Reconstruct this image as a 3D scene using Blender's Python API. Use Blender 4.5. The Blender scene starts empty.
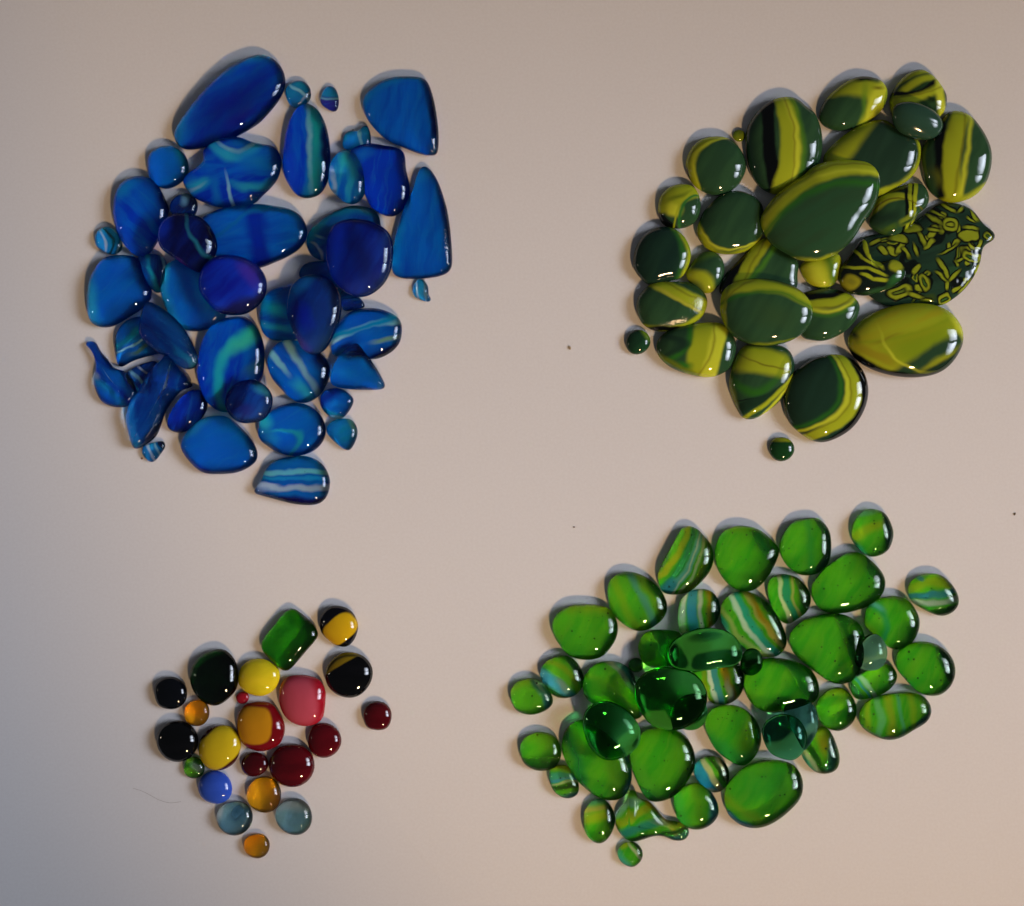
import bpy, math, random
from mathutils import Vector, noise, Matrix

# ---------------------------------------------------------------- scale
S = 0.0004            # metres for one photograph pixel on the tabletop
HC = 0.52             # camera height over the tabletop
CROPS = {'A1': (70, 40, 5.035), 'A2': (260, 40, 5.035), 'A3': (70, 200, 5.035), 'A4': (260, 200, 5.035),
         'A5': (70, 330, 5.035), 'A6': (220, 330, 5.035),
         'G1': (620, 50, 5.035), 'G2': (800, 50, 5.035), 'G3': (610, 210, 5.035), 'G4': (800, 180, 5.035),
         'G5': (700, 290, 5.035), 'G6': (830, 290, 5.031),
         'E1': (500, 500, 5.035), 'E2': (660, 500, 5.035), 'E3': (800, 490, 5.035), 'E4': (500, 630, 5.035),
         'E5': (620, 620, 6.4), 'E6': (780, 600, 5.035), 'E7': (540, 720, 5.661), 'E8': (660, 680, 5.12),
         'J1': (130, 590, 6.473), 'J2': (250, 590, 6.473), 'J3': (130, 690, 6.473), 'J4': (200, 720, 6.04),
         'P': (0, 0, 1.0)}


def pts(s):
    """'A1 x,y x,y;A2 x,y' -> survey coordinates in one common frame"""
    out = []
    for seg in s.split(';'):
        t = seg.split()
        ox, oy, k = CROPS[t[0]]
        for q in t[1:]:
            x, y = q.split(',')
            out.append((ox + float(x) / k, oy + float(y) / k))
    return out


def circ(cx, cy, rx, ry=None, rot=0, wob=0.03, seed=0):
    ry = ry or rx
    rnd = random.Random(seed * 7 + int(cx))
    a1, a2 = rnd.uniform(0, 6.28), rnd.uniform(0, 6.28)
    out = []
    for i in range(16):
        a = i / 16 * 2 * math.pi
        w = 1 + wob * math.sin(2 * a + a1) + wob * .6 * math.sin(3 * a + a2)
        x, y = rx * w * math.cos(a), ry * w * math.sin(a)
        c, s = math.cos(rot), math.sin(rot)
        out.append((cx + x * c - y * s, cy + x * s + y * c))
    return out


def smooth_outline(P, n):
    # closed Catmull-Rom, then even arc length, then a light relax
    m = len(P)
    dense = []
    for i in range(m):
        p0, p1, p2, p3 = P[i - 1], P[i], P[(i + 1) % m], P[(i + 2) % m]
        # centripetal-ish uniform spline
        for k in range(12):
            t = k / 12
            t2, t3 = t * t, t * t * t
            dense.append(tuple(0.5 * ((2 * p1[j]) + (-p0[j] + p2[j]) * t + (2 * p0[j] - 5 * p1[j] + 4 * p2[j] - p3[j]) * t2
                                      + (-p0[j] + 3 * p1[j] - 3 * p2[j] + p3[j]) * t3) for j in (0, 1)))
    acc = [0]
    M = len(dense)
    for i in range(M):
        a, b = dense[i], dense[(i + 1) % M]
        acc.append(acc[-1] + math.hypot(b[0] - a[0], b[1] - a[1]))
    L = acc[-1]
    out = []
    j = 0
    for i in range(n):
        d = L * i / n
        while acc[j + 1] < d:
            j += 1
        f = (d - acc[j]) / max(1e-9, acc[j + 1] - acc[j])
        a, b = dense[j], dense[(j + 1) % M]
        out.append((a[0] + (b[0] - a[0]) * f, a[1] + (b[1] - a[1]) * f))
    for _ in range(5):
        out = [((out[i - 1][0] + 2 * out[i][0] + out[(i + 1) % n][0]) / 4,
                (out[i - 1][1] + 2 * out[i][1] + out[(i + 1) % n][1]) / 4) for i in range(n)]
    return out


def hexc(h):
    if not isinstance(h, str): return h
    h = h.lstrip('#')
    v = [int(h[i:i + 2], 16) / 255 for i in (0, 2, 4)]
    return tuple(c / 12.92 if c <= .04045 else ((c + .055) / 1.055) ** 2.4 for c in v) + (1,)


def lift_all(base, strokes, k, add, green_push):
    """brighter glass colours for a whole heap"""
    def up(h):
        h = h.lstrip('#')
        v = [int(h[i:i + 2], 16) * k + add for i in (0, 2, 4)]
        v[1] += green_push * (v[2] - v[1]) * .35 if v[2] > v[1] else 0
        v = [min(255, q) / 255 for q in v]
        return tuple(c / 12.92 if c <= .04045 else ((c + .055) / 1.055) ** 2.4 for c in v) + (1,)
    return (up(base[0]), up(base[1]), base[2], base[3]), [(q[0], q[1], up(q[2])) + tuple(q[3:]) for q in strokes]


# ---------------------------------------------------------------- shader helpers
def streak_group():
    g = bpy.data.node_groups.new('streak', 'ShaderNodeTree')
    itf = g.interface
    itf.new_socket('P', in_out='INPUT', socket_type='NodeSocketVector')
    itf.new_socket('Dir', in_out='INPUT', socket_type='NodeSocketVector')
    itf.new_socket('Perp', in_out='INPUT', socket_type='NodeSocketVector')
    for nme in ('C0', 'C1', 'Sag', 'Width', 'Soft', 'Cap', 'Amount'):
        itf.new_socket(nme, in_out='INPUT', socket_type='NodeSocketFloat')
    itf.new_socket('Color', in_out='INPUT', socket_type='NodeSocketColor')
    itf.new_socket('Paint', in_out='INPUT', socket_type='NodeSocketColor')
    itf.new_socket('Color', in_out='OUTPUT', socket_type='NodeSocketColor')
    N, Lk = g.nodes, g.links
    gi = N.new('NodeGroupInput'); go = N.new('NodeGroupOutput')

    def dot(v):
        d = N.new('ShaderNodeVectorMath'); d.operation = 'DOT_PRODUCT'
        Lk.new(gi.outputs['P'], d.inputs[0]); Lk.new(gi.outputs[v], d.inputs[1])
        return d.outputs['Value']

    def m(op, a, b=None, clamp=False):
        d = N.new('ShaderNodeMath'); d.operation = op; d.use_clamp = clamp
        for i, q in enumerate((a, b)):
            if q is None: continue
            if isinstance(q, (int, float)): d.inputs[i].default_value = q
            else: Lk.new(q, d.inputs[i])
        return d.outputs[0]
    t = m('SUBTRACT', dot('Dir'), gi.outputs['C0'])       # 0..1 along the streak (Dir is already divided by its length)
    n = m('SUBTRACT', dot('Perp'), gi.outputs['C1'])
    bend = m('MULTIPLY', m('MULTIPLY', t, m('SUBTRACT', 1.0, t)), m('MULTIPLY', gi.outputs['Sag'], 4.0))
    n = m('ABSOLUTE', m('SUBTRACT', n, bend))

    def fade(x, edge, soft):
        mr = N.new('ShaderNodeMapRange'); mr.interpolation_type = 'SMOOTHSTEP'
        Lk.new(x, mr.inputs['Value'])
        Lk.new(m('SUBTRACT', edge, soft), mr.inputs['From Min'])
        Lk.new(m('ADD', edge, soft), mr.inputs['From Max'])
        mr.inputs['To Min'].default_value = 1; mr.inputs['To Max'].default_value = 0
        return mr.outputs[0]
    tt = m('DIVIDE', m('ABSOLUTE', m('SUBTRACT', t, 0.5)), gi.outputs['Cap'])
    nn = m('DIVIDE', n, gi.outputs['Width'])
    rr = m('POWER', m('ADD', m('POWER', tt, 3.0), m('POWER', nn, 3.0)), 1 / 3)      # rounded ends
    a = fade(m('MULTIPLY', rr, gi.outputs['Width']), gi.outputs['Width'], gi.outputs['Soft'])
    k = m('MULTIPLY', a, gi.outputs['Amount'])
    mx = N.new('ShaderNodeMix'); mx.data_type = 'RGBA'
    Lk.new(k, mx.inputs['Factor']); Lk.new(gi.outputs['Color'], mx.inputs['A']); Lk.new(gi.outputs['Paint'], mx.inputs['B'])
    Lk.new(mx.outputs['Result'], go.inputs['Color'])
    return g


STREAK = streak_group()


def make_pattern(mat, cx, cy, base, strokes, seed, bubbles=0.0, warp=1.6, strand=None):
    """colour of the glass itself, in the stone's own coordinates"""
    N, Lk = mat.node_tree.nodes, mat.node_tree.links
    tc = N.new('ShaderNodeTexCoord')
    mp = N.new('ShaderNodeMapping'); mp.vector_type = 'POINT'
    mp.inputs['Scale'].default_value = (1 / S, 1 / S, 0)
    Lk.new(tc.outputs['Object'], mp.inputs['Vector'])
    ns = N.new('ShaderNodeTexNoise'); ns.noise_dimensions = '3D'
    ns.inputs['Scale'].default_value = 0.055; ns.inputs['Detail'].default_value = 1.5
    off = N.new('ShaderNodeVectorMath'); off.operation = 'ADD'; off.inputs[1].default_value = (seed * 37.1, seed * 11.7, seed * 3.3)
    Lk.new(mp.outputs[0], off.inputs[0]); Lk.new(off.outputs[0], ns.inputs['Vector'])
    sub = N.new('ShaderNodeVectorMath'); sub.operation = 'SUBTRACT'; sub.inputs[1].default_value = (.5, .5, .5)
    Lk.new(ns.outputs['Color'], sub.inputs[0])
    mad = N.new('ShaderNodeVectorMath'); mad.operation = 'MULTIPLY_ADD'
    w = warp * 5
    mad.inputs[1].default_value = (w, w, 0)
    Lk.new(sub.outputs[0], mad.inputs[0]); Lk.new(mp.outputs[0], mad.inputs[2])
    P = mad.outputs[0]
    # base: two tones in long soft streaks
    c1, c2, ang, amt = base
    st = N.new('ShaderNodeMapping'); st.vector_type = 'TEXTURE'
    st.inputs['Rotation'].default_value = (0, 0, math.radians(ang))
    st.inputs['Scale'].default_value = (1, .16, 1)
    st.inputs['Location'].default_value = (seed * 5.3, seed * 2.9, 0)
    st.inputs['Scale'].default_value = (6, 1, 1)
    Lk.new(P, st.inputs['Vector'])
    n2 = N.new('ShaderNodeTexNoise'); n2.inputs['Scale'].default_value = 0.09; n2.inputs['Detail'].default_value = 2.5
    Lk.new(st.outputs[0], n2.inputs['Vector'])
    mr = N.new('ShaderNodeMapRange'); mr.interpolation_type = 'SMOOTHSTEP'
    mr.inputs['From Min'].default_value = .36; mr.inputs['From Max'].default_value = .66
    mr.inputs['To Max'].default_value = amt
    Lk.new(n2.outputs['Fac'], mr.inputs['Value'])
    mx = N.new('ShaderNodeMix'); mx.data_type = 'RGBA'
    Lk.new(mr.outputs[0], mx.inputs['Factor'])
    mx.inputs['A'].default_value = hexc(c1); mx.inputs['B'].default_value = hexc(c2)
    col = mx.outputs['Result']
    if strand:
        s2 = N.new('ShaderNodeMapping'); s2.vector_type = 'TEXTURE'
        s2.inputs['Rotation'].default_value = (0, 0, math.radians(ang + 12))
        s2.inputs['Location'].default_value = (seed * 1.9, seed * 7.7, 0)
        s2.inputs['Scale'].default_value = (9, 1, 1)
        Lk.new(P, s2.inputs['Vector'])
        n3 = N.new('ShaderNodeTexNoise'); n3.inputs['Scale'].default_value = .22; n3.inputs['Detail'].default_value = 4
        n3.inputs['Distortion'].default_value = .4
        Lk.new(s2.outputs[0], n3.inputs['Vector'])
        m3 = N.new('ShaderNodeMapRange'); m3.interpolation_type = 'SMOOTHSTEP'
        m3.inputs['From Min'].default_value = .5; m3.inputs['From Max'].default_value = .72
        m3.inputs['To Max'].default_value = strand[1]
        Lk.new(n3.outputs['Fac'], m3.inputs['Value'])
        x3 = N.new('ShaderNodeMix'); x3.data_type = 'RGBA'
        Lk.new(m3.outputs[0], x3.inputs['Factor']); Lk.new(col, x3.inputs['A']); x3.inputs['B'].default_value = hexc(strand[0])
        col = x3.outputs['Result']
    for sk in strokes:
        q = pts(sk[0])
        q = [(x - cx, cy - y) for x, y in q]
        width, colr = sk[1], sk[2]
        soft = sk[3] if len(sk) > 3 else 1.2
        cap = sk[4] if len(sk) > 4 else 9
        amount = sk[5] if len(sk) > 5 else 1
        a, b = q[0], q[-1]
        L = math.hypot(b[0] - a[0], b[1] - a[1]) or 1
        d = ((b[0] - a[0]) / L, (b[1] - a[1]) / L)
        pr = (-d[1], d[0])
        sag = 0
        if len(q) == 3:
            sag = (q[1][0] - a[0]) * pr[0] + (q[1][1] - a[1]) * pr[1]
            tm = ((q[1][0] - a[0]) * d[0] + (q[1][1] - a[1]) * d[1]) / L
            tm = min(.8, max(.2, tm))
            sag = sag / (4 * tm * (1 - tm))
        g = N.new('ShaderNodeGroup'); g.node_tree = STREAK
        Lk.new(P, g.inputs['P'])
        g.inputs['Dir'].default_value = (d[0] / L, d[1] / L, 0)
        g.inputs['Perp'].default_value = (pr[0], pr[1], 0)
        g.inputs['C0'].default_value = (a[0] * d[0] + a[1] * d[1]) / L
        g.inputs['C1'].default_value = a[0] * pr[0] + a[1] * pr[1]
        g.inputs['Sag'].default_value = sag
        g.inputs['Width'].default_value = width / 2
        g.inputs['Soft'].default_value = soft
        g.inputs['Cap'].default_value = cap
        g.inputs['Amount'].default_value = amount
        Lk.new(col, g.inputs['Color']); g.inputs['Paint'].default_value = hexc(colr)
        col = g.outputs[0]
    if bubbles:
        v = N.new('ShaderNodeTexVoronoi'); v.inputs['Scale'].default_value = .24
        Lk.new(off.outputs[0], v.inputs['Vector'])
        sp = N.new('ShaderNodeSeparateColor'); Lk.new(v.outputs['Color'], sp.inputs[0])
        rr = N.new('ShaderNodeMath'); rr.operation = 'POWER'; rr.inputs[1].default_value = 2.2
        Lk.new(sp.outputs[0], rr.inputs[0])
        r2 = N.new('ShaderNodeMath'); r2.operation = 'MULTIPLY'; r2.inputs[1].default_value = .22
        Lk.new(rr.outputs[0], r2.inputs[0])
        lt = N.new('ShaderNodeMath'); lt.operation = 'LESS_THAN'
        Lk.new(v.outputs['Distance'], lt.inputs[0]); Lk.new(r2.outputs[0], lt.inputs[1])
        mm = N.new('ShaderNodeMath'); mm.operation = 'MULTIPLY'; mm.inputs[1].default_value = bubbles
        Lk.new(lt.outputs[0], mm.inputs[0])
        mb = N.new('ShaderNodeMix'); mb.data_type = 'RGBA'
        Lk.new(mm.outputs[0], mb.inputs['Factor']); Lk.new(col, mb.inputs['A'])
        mb.inputs['B'].default_value = hexc('#1c5010')
        col = mb.outputs['Result']
    return col


def cane(p0, p1, w, core=None):
    """one slice of striped cane: black outline, yellow body, sometimes a dark or green heart"""
    k = 'G4 %s %s' % (p0, p1)
    out = [(k, w + 3.6, '#080d08', .8, .64), (k, w, '#8e9c20', .8, .52)]
    if core: out += [(k, w * .5, '#0c140c', .6, .36), (k, w * .24, core, .6, .26)]
    return out


def new_mat(name):
    m = bpy.data.materials.new(name); m.use_nodes = True
    m.node_tree.nodes.clear()
    return m


GLASS = {}


def glass_mat(tint, key, rough_skin=0, vol=None):
    """clear coloured glass; vol = (colour, density per metre) for glass coloured right through"""
    if key in GLASS: return GLASS[key]
    m = new_mat(key)
    N, Lk = m.node_tree.nodes, m.node_tree.links
    out = N.new('ShaderNodeOutputMaterial')
    g = N.new('ShaderNodeBsdfGlass'); g.inputs['IOR'].default_value = 1.5; g.inputs['Roughness'].default_value = 0
    g.inputs['Color'].default_value = hexc(tint)
    tc = N.new('ShaderNodeTexCoord'); nz = N.new('ShaderNodeTexNoise'); nz.inputs['Detail'].default_value = 2
    nz.inputs['Scale'].default_value = 900 if rough_skin else 150
    Lk.new(tc.outputs['Object'], nz.inputs['Vector'])
    bp = N.new('ShaderNodeBump'); bp.inputs['Strength'].default_value = rough_skin or .2
    bp.inputs['Distance'].default_value = .00035 if rough_skin else .0006
    Lk.new(nz.outputs['Fac'], bp.inputs['Height']); Lk.new(bp.outputs[0], g.inputs['Normal'])
    Lk.new(g.outputs[0], out.inputs['Surface'])
    if vol:
        v = N.new('ShaderNodeVolumeAbsorption'); v.inputs['Color'].default_value = hexc(vol[0]); v.inputs['Density'].default_value = vol[1]
        Lk.new(v.outputs[0], out.inputs['Volume'])
    GLASS[key] = m
    return m


def stone_mats(kind, cx, cy, base, strokes, seed, opt):
    if kind == 'op':
        m = new_mat('opaque_glass')
        N, Lk = m.node_tree.nodes, m.node_tree.links
        out = N.new('ShaderNodeOutputMaterial')
        b = N.new('ShaderNodeBsdfPrincipled')
        col = make_pattern(m, cx, cy, base, strokes, seed, warp=opt.get('warp', 1.6))
        Lk.new(col, b.inputs['Base Color'])
        b.inputs['Roughness'].default_value = opt.get('rough', .045)
        b.inputs['IOR'].default_value = 1.52
        if opt.get('sss'):
            b.inputs['Subsurface Weight'].default_value = opt['sss']
            b.inputs['Subsurface Radius'].default_value = (1, .9, .4)
            b.inputs['Subsurface Scale'].default_value = .0025
        grit(N, Lk, b, opt)
        Lk.new(b.outputs[0], out.inputs['Surface'])
        return [m]
    if kind == 'gl':
        # clear dome over a tinted, partly milky back: light falls through it on to the card
        m = new_mat('coloured_glass_back')
        N, Lk = m.node_tree.nodes, m.node_tree.links
        out = N.new('ShaderNodeOutputMaterial')
        b = N.new('ShaderNodeBsdfDiffuse')
        col = make_pattern(m, cx, cy, base, strokes, seed, opt.get('bub', 0), warp=opt.get('warp', 1.6), strand=opt.get('strand'))
        Lk.new(col, b.inputs['Color'])
        gm = N.new('ShaderNodeGamma'); gm.inputs['Gamma'].default_value = opt.get('deep', .5)
        Lk.new(col, gm.inputs['Color'])
        rf = N.new('ShaderNodeBsdfRefraction'); rf.inputs['IOR'].default_value = 1.5; rf.inputs['Roughness'].default_value = .0
        Lk.new(gm.outputs[0], rf.inputs['Color'])
        ms = N.new('ShaderNodeMixShader'); ms.inputs[0].default_value = opt.get('milk', .4)
        Lk.new(rf.outputs[0], ms.inputs[1]); Lk.new(b.outputs[0], ms.inputs[2])
        Lk.new(ms.outputs[0], out.inputs['Surface'])
        return [glass_mat(opt.get('tint', '#ffffff'), opt.get('key', 'clear_glass'), opt.get('grit', 0)), m]
    return [glass_mat(opt['tint'], opt['key'], opt.get('grit', 0), opt.get('vol'))]


def grit(N, Lk, b, opt):
    amt = opt.get('grit', 0)
    tc = N.new('ShaderNodeTexCoord')
    nz = N.new('ShaderNodeTexNoise'); nz.inputs['Detail'].default_value = 2
    Lk.new(tc.outputs['Object'], nz.inputs['Vector'])
    bp = N.new('ShaderNodeBump')
    if amt:
        nz.inputs['Scale'].default_value = 1400; bp.inputs['Strength'].default_value = amt; bp.inputs['Distance'].default_value = .0004
    elif opt.get('relief'):
        nz.inputs['Scale'].default_value = 120; bp.inputs['Strength'].default_value = .5; bp.inputs['Distance'].default_value = .002
    else:
        nz.inputs['Scale'].default_value = 160; bp.inputs['Strength'].default_value = .2; bp.inputs['Distance'].default_value = .0006
    Lk.new(nz.outputs['Fac'], bp.inputs['Height'])
    Lk.new(bp.outputs[0], b.inputs['Normal'])


# ---------------------------------------------------------------- stones
col_main = bpy.context.scene.collection
COUNT = [0]


def stone(name, label, group, kind, outline, base, strokes=(), lift=0.0, tilt=(0, 0), hf=1.0, spine=None, p=None, cat='glass pebble', **opt):
    COUNT[0] += 1
    seed = COUNT[0]
    P = pts(outline) if isinstance(outline, str) else outline
    area = abs(sum(P[i - 1][0] * P[i][1] - P[i][0] * P[i - 1][1] for i in range(len(P)))) / 2
    r = math.sqrt(area / math.pi)                       # mean radius, survey units
    xs = [q[0] for q in P]; ys = [q[1] for q in P]
    per = sum(math.hypot(P[i][0] - P[i - 1][0], P[i][1] - P[i - 1][1]) for i in range(len(P)))
    slim = min(1, 2 * area / per / r * 1.0)             # long shapes are a little lower
    H = (min(.74 * r, 9 + .28 * r)) * (0.25 + .75 * slim) * hf
    zr = .24 * H
    n = 48 if r < 9 else (72 if r < 18 else 112)
    O = smooth_outline(P, n)
    A2 = sum(O[i - 1][0] * O[i][1] - O[i][0] * O[i - 1][1] for i in range(n))
    cx = sum((O[i - 1][0] + O[i][0]) * (O[i - 1][0] * O[i][1] - O[i][0] * O[i - 1][1]) for i in range(n)) / 3 / A2
    cy = sum((O[i - 1][1] + O[i][1]) * (O[i - 1][0] * O[i][1] - O[i][0] * O[i - 1][1]) for i in range(n)) / 3 / A2
    if A2 < 0: O.reverse()
    # y flips: survey y is down
    loc = [(x - cx, cy - y) for x, y in O][::-1]
    # keep winding counter-clockwise seen from above
    if sum(loc[i - 1][0] * loc[i][1] - loc[i][0] * loc[i - 1][1] for i in range(n)) < 0: loc.reverse()
    if spine:
        sp = [(x - cx, cy - y) for x, y in pts(spine)]

        def near(q):
            best = None
            for i in range(len(sp) - 1):
                a, b = sp[i], sp[i + 1]
                vx, vy = b[0] - a[0], b[1] - a[1]
                t = max(0, min(1, ((q[0] - a[0]) * vx + (q[1] - a[1]) * vy) / (vx * vx + vy * vy)))
                c = (a[0] + vx * t, a[1] + vy * t)
                d = math.hypot(q[0] - c[0], q[1] - c[1])
                if best is None or d < best[0]: best = (d, c)
            return best
        tg = [near(q) for q in loc]
        # smooth the targets round the outline
        T = [t[1] for t in tg]
        for _ in range(n // 5):
            T = [((T[i - 1][0] + T[i][0] * 2 + T[(i + 1) % n][0]) / 4, (T[i - 1][1] + T[i][1] * 2 + T[(i + 1) % n][1]) / 4) for i in range(n)]
        D = [math.hypot(loc[i][0] - T[i][0], loc[i][1] - T[i][1]) for i in range(n)]
        mxd = max(D)
        hs = [(d / mxd) ** .5 for d in D]
        for _ in range(10): hs = [(hs[i - 1] + hs[i] * 2 + hs[(i + 1) % n]) / 4 for i in range(n)]
    else:
        T = [(0, 0)] * n
        hs = [1] * n
    pw = p or (2.0 + max(0, min(.7, (r - 20) / 34)))
    rings_up = 12 if r < 12 else (18 if r < 25 else 26)
    rings = []                                          # (s, z fraction kind)
    for k in range(4):                                  # underside curve
        a = (k / 4) * math.pi / 2
        rings.append((.87 + .13 * math.sin(a), zr * (1 - math.cos(a)), 0))
    for k in range(rings_up):
        a = k / rings_up * math.pi / 2
        rings.append((math.cos(a) ** (2 / pw), math.sin(a), 1))
    verts, faces, mats = [], [], []
    sd = Vector((seed * 3.7, seed * 1.3, 0))
    for s, zf, up in rings:
        for i in range(n):
            x = T[i][0] + (loc[i][0] - T[i][0]) * s
            y = T[i][1] + (loc[i][1] - T[i][1]) * s
            if up:
                h = zr + (H * (hs[i] if spine else 1) - zr * 1) * zf if not spine else zr * hs[i] + (H - zr) * hs[i] * zf
                lump = 1 + .05 * noise.noise(Vector((x, y, 0)) * (1.1 / max(r, 8)) + sd)
                h = h * (1 + (lump - 1) * zf)
            else:
                h = zf * hs[i]
            verts.append((x * S, y * S, h * S))
    R = len(rings)
    for k in range(R - 1):
        for i in range(n):
            j = (i + 1) % n
            faces.append((k * n + i, k * n + j, (k + 1) * n + j, (k + 1) * n + i)); mats.append(1 if k < 4 else 0)
    last = (R - 1) * n
    if spine:
        base_i = len(verts)
        for i in range(n): verts.append((T[i][0] * S, T[i][1] * S, H * hs[i] * S))
        for i in range(n):
            j = (i + 1) % n
            faces.append((last + i, last + j, base_i + j, base_i + i)); mats.append(0)
        bot = len(verts)
        for i in range(n): verts.append((T[i][0] * S, T[i][1] * S, 0))
        for i in range(n):
            j = (i + 1) % n
            faces.append((bot + i, bot + j, j, i)); mats.append(1)
    else:
        lump = 1 + .05 * noise.noise(sd)
        verts.append((0, 0, H * lump * S)); top = len(verts) - 1
        verts.append((0, 0, 0)); bot = len(verts) - 1
        for i in range(n):
            j = (i + 1) % n
            faces.append((last + i, last + j, top)); mats.append(0)
            faces.append((bot, j, i)); mats.append(1)
    me = bpy.data.meshes.new(name)
    me.from_pydata(verts, [], faces)
    ml = stone_mats(kind, cx, cy, base, strokes, seed, opt)
    for m in ml: me.materials.append(m)
    if len(ml) > 1:
        me.polygons.foreach_set('material_index', mats)
    if spine:
        import bmesh
        bm = bmesh.new(); bm.from_mesh(me)
        bmesh.ops.remove_doubles(bm, verts=bm.verts, dist=S * .12)
        bmesh.ops.recalc_face_normals(bm, faces=bm.faces)
        bm.to_mesh(me); bm.free()
    me.polygons.foreach_set('use_smooth', [True] * len(me.polygons))
    try:
        # crisp edge between the dome and the flat back
        me.set_sharp_from_angle(angle=math.radians(50))
    except Exception:
        pass
    me.update()
    o = bpy.data.objects.new(name, me)
    z = lift * S + .00006
    k = (HC - z - zr * S) / HC                           # a raised stone stands a little nearer the camera axis
    o.location = ((cx - 512) * S * k, (453 - cy) * S * k, z)
    o.rotation_euler = (math.radians(tilt[0]), math.radians(tilt[1]), 0)
    o['label'] = label; o['category'] = cat; o['group'] = group
    col_main.objects.link(o)
    return o
# ---------------------------------------------------------------- blue heap, upper left
D, M, C, T, W, V = '#0630bc', '#0868e8', '#30b8f0', '#9cecec', '#f4fcfc', '#281090'  # edge strokes below also paint bright left rims and shaded right rims
GB = 'blue streaked glass pieces in the upper left heap'


def blue(label, outline, base, strokes=(), name='glass_pebble', **k):
    k.setdefault('milk', .45); k.setdefault('key', 'blue_clear'); k.setdefault('tint', '#e4f0fc')
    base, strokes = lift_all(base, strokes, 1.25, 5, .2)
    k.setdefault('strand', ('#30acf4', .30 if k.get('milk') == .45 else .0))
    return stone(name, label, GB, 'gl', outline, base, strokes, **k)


blue('largest blue teardrop pebble, smooth and deep blue, at the top of the blue heap',
     "A1 523,490 575,552 700,535 850,480 950,420;A2 0,415 60,350 110,280 130,210 110,140 60,90 0,73;A1 930,78 830,120 720,210 620,320 550,420",
     (D, M, 38, .7), [("A1 545,470 680,230 930,85", 12, '#1c98e0', 6), ("A1 640,450 800,330 1000,200", 24, '#0c1484', 11, .5, .9), ("A1 820,410 900,340", 8, '#301484', 5, .6, .6)])
blue('plain round blue pebble just below the tip of the largest blue teardrop',
     "A1 390,610 405,570 440,543 490,532 540,545 580,580 597,630 590,680 550,725 490,750 440,735 400,690",
     (M, '#0d62c8', 30, .7), [("A1 540,540 590,720", 10, '#127a9c', 4)])
blue('broad two-lobed blue pebble with pale curved streaks under the largest teardrop',
     "A1 670,555 740,500 790,488 860,490 920,515 1007,530;A2 60,530 95,560 108,620 95,690 50,750 0,795;A1 940,820 870,838 760,845 690,825 620,790 570,725 575,690 640,640 680,600 665,575",
     (D, M, 10, .9), [("A1 700,520 790,585 950,545", 10, C, 4, .5, .9), ("A1 740,520 800,560 930,535", 3.4, T, 1.6, .5, .9), ("A1 850,600 1000,620", 12, '#1478c0', 6, .5), ("A1 830,725 900,735 1000,700", 6, C, 2.6, .5, .9),
                      ("A1 600,740 690,700", 9, C, 4, .45), ("A1 600,750 660,720", 2.5, W, 1.5, .5, .6), ("A1 795,690 815,830", 3, T, 1.2, .5), ("A1 720,700 750,830", 7, '#1277c4', 4, .5)])
blue('small teal striped bead touching the top of the tall narrow blue oval',
     "A2 127,270 135,235 165,210 210,205 245,230 258,265 250,305 225,325 180,345 145,320",
     ('#1585a8', '#0f6ab0', 40, .8), [("A2 150,220 240,300", 2, T, .8), ("A2 210,300 250,265", 2, W, .8, .5)])
blue('tiny blue bead shaded violet at its foot, alone beside the striped bead',
     "A2 303,300 320,255 345,232 375,240 392,270 398,310 390,350 370,362 335,345 310,325",
     (V, '#2a1a90', 0, .8), [("A2 310,255 390,260", 10, '#1585b0', 2), ("A2 310,290 395,290", 1.4, T, .7)], name='glass_bead')
blue('tall narrow blue oval with a teal stripe down its middle',
     "A2 115,600 125,500 150,400 195,335 235,318 285,345 325,410 350,510 355,620 345,700 310,770 250,797 190,785 145,730 118,670",
     (D, M, 88, .7), [("A2 265,340 275,560 255,780", 11, '#20a8a8', 5), ("A2 245,380 250,700", 3, T, 2, .5, .7), ("A2 310,450 320,700", 5, '#0c2c80', 3), ("A2 150,500 170,700", 8, '#1238c0', 6)])
blue('blue shield-shaped pebble with a pointed lower corner, topmost on the right side of the heap',
     "A2 515,320 530,275 570,235 640,195 730,183 800,188 840,205 870,280 890,380 900,480 895,565 880,583 810,575 730,545 640,505 570,440 530,380",
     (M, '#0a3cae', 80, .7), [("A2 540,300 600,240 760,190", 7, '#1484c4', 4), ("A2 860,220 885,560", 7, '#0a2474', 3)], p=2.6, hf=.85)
blue('little teal bead with a dark hooked tip, between the tall oval and the shield-shaped pebble',
     "A2 415,510 425,475 455,455 500,458 515,435 540,430 555,465 560,500 550,540 500,555 425,550",
     ('#1480b0', M, 60, .8), [("A2 495,460 520,530", 2.5, T, 1), ("A2 540,430 560,520", 4, '#0a1c50', 1)], name='glass_bead')
blue('dark blue pebble tucked under the cyan oval and below the hooked bead',
     "A2 450,580 470,545 540,520 620,530 700,545 730,580 735,650 755,740 745,810 700,875 650,890 580,860 540,810 500,700",
     (D, '#0c34b8', 70, .7), [("A2 490,600 560,560", 10, '#1470c4', 6, .5)])
blue('small cyan oval with a painted white highlight, leaning on the dark blue pebble',
     "A2 345,700 355,620 385,575 430,553 480,575 520,640 535,720 520,790 480,825 430,820 375,775 350,740",
     ('#0f62c4', C, 80, .9), [("A2 370,660 385,780", 4, W, 1.6, .45), ("A2 420,600 470,640", 9, C, 4, .5, .7)], lift=3)  # white highlight at the left is painted into the glass colour
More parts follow.
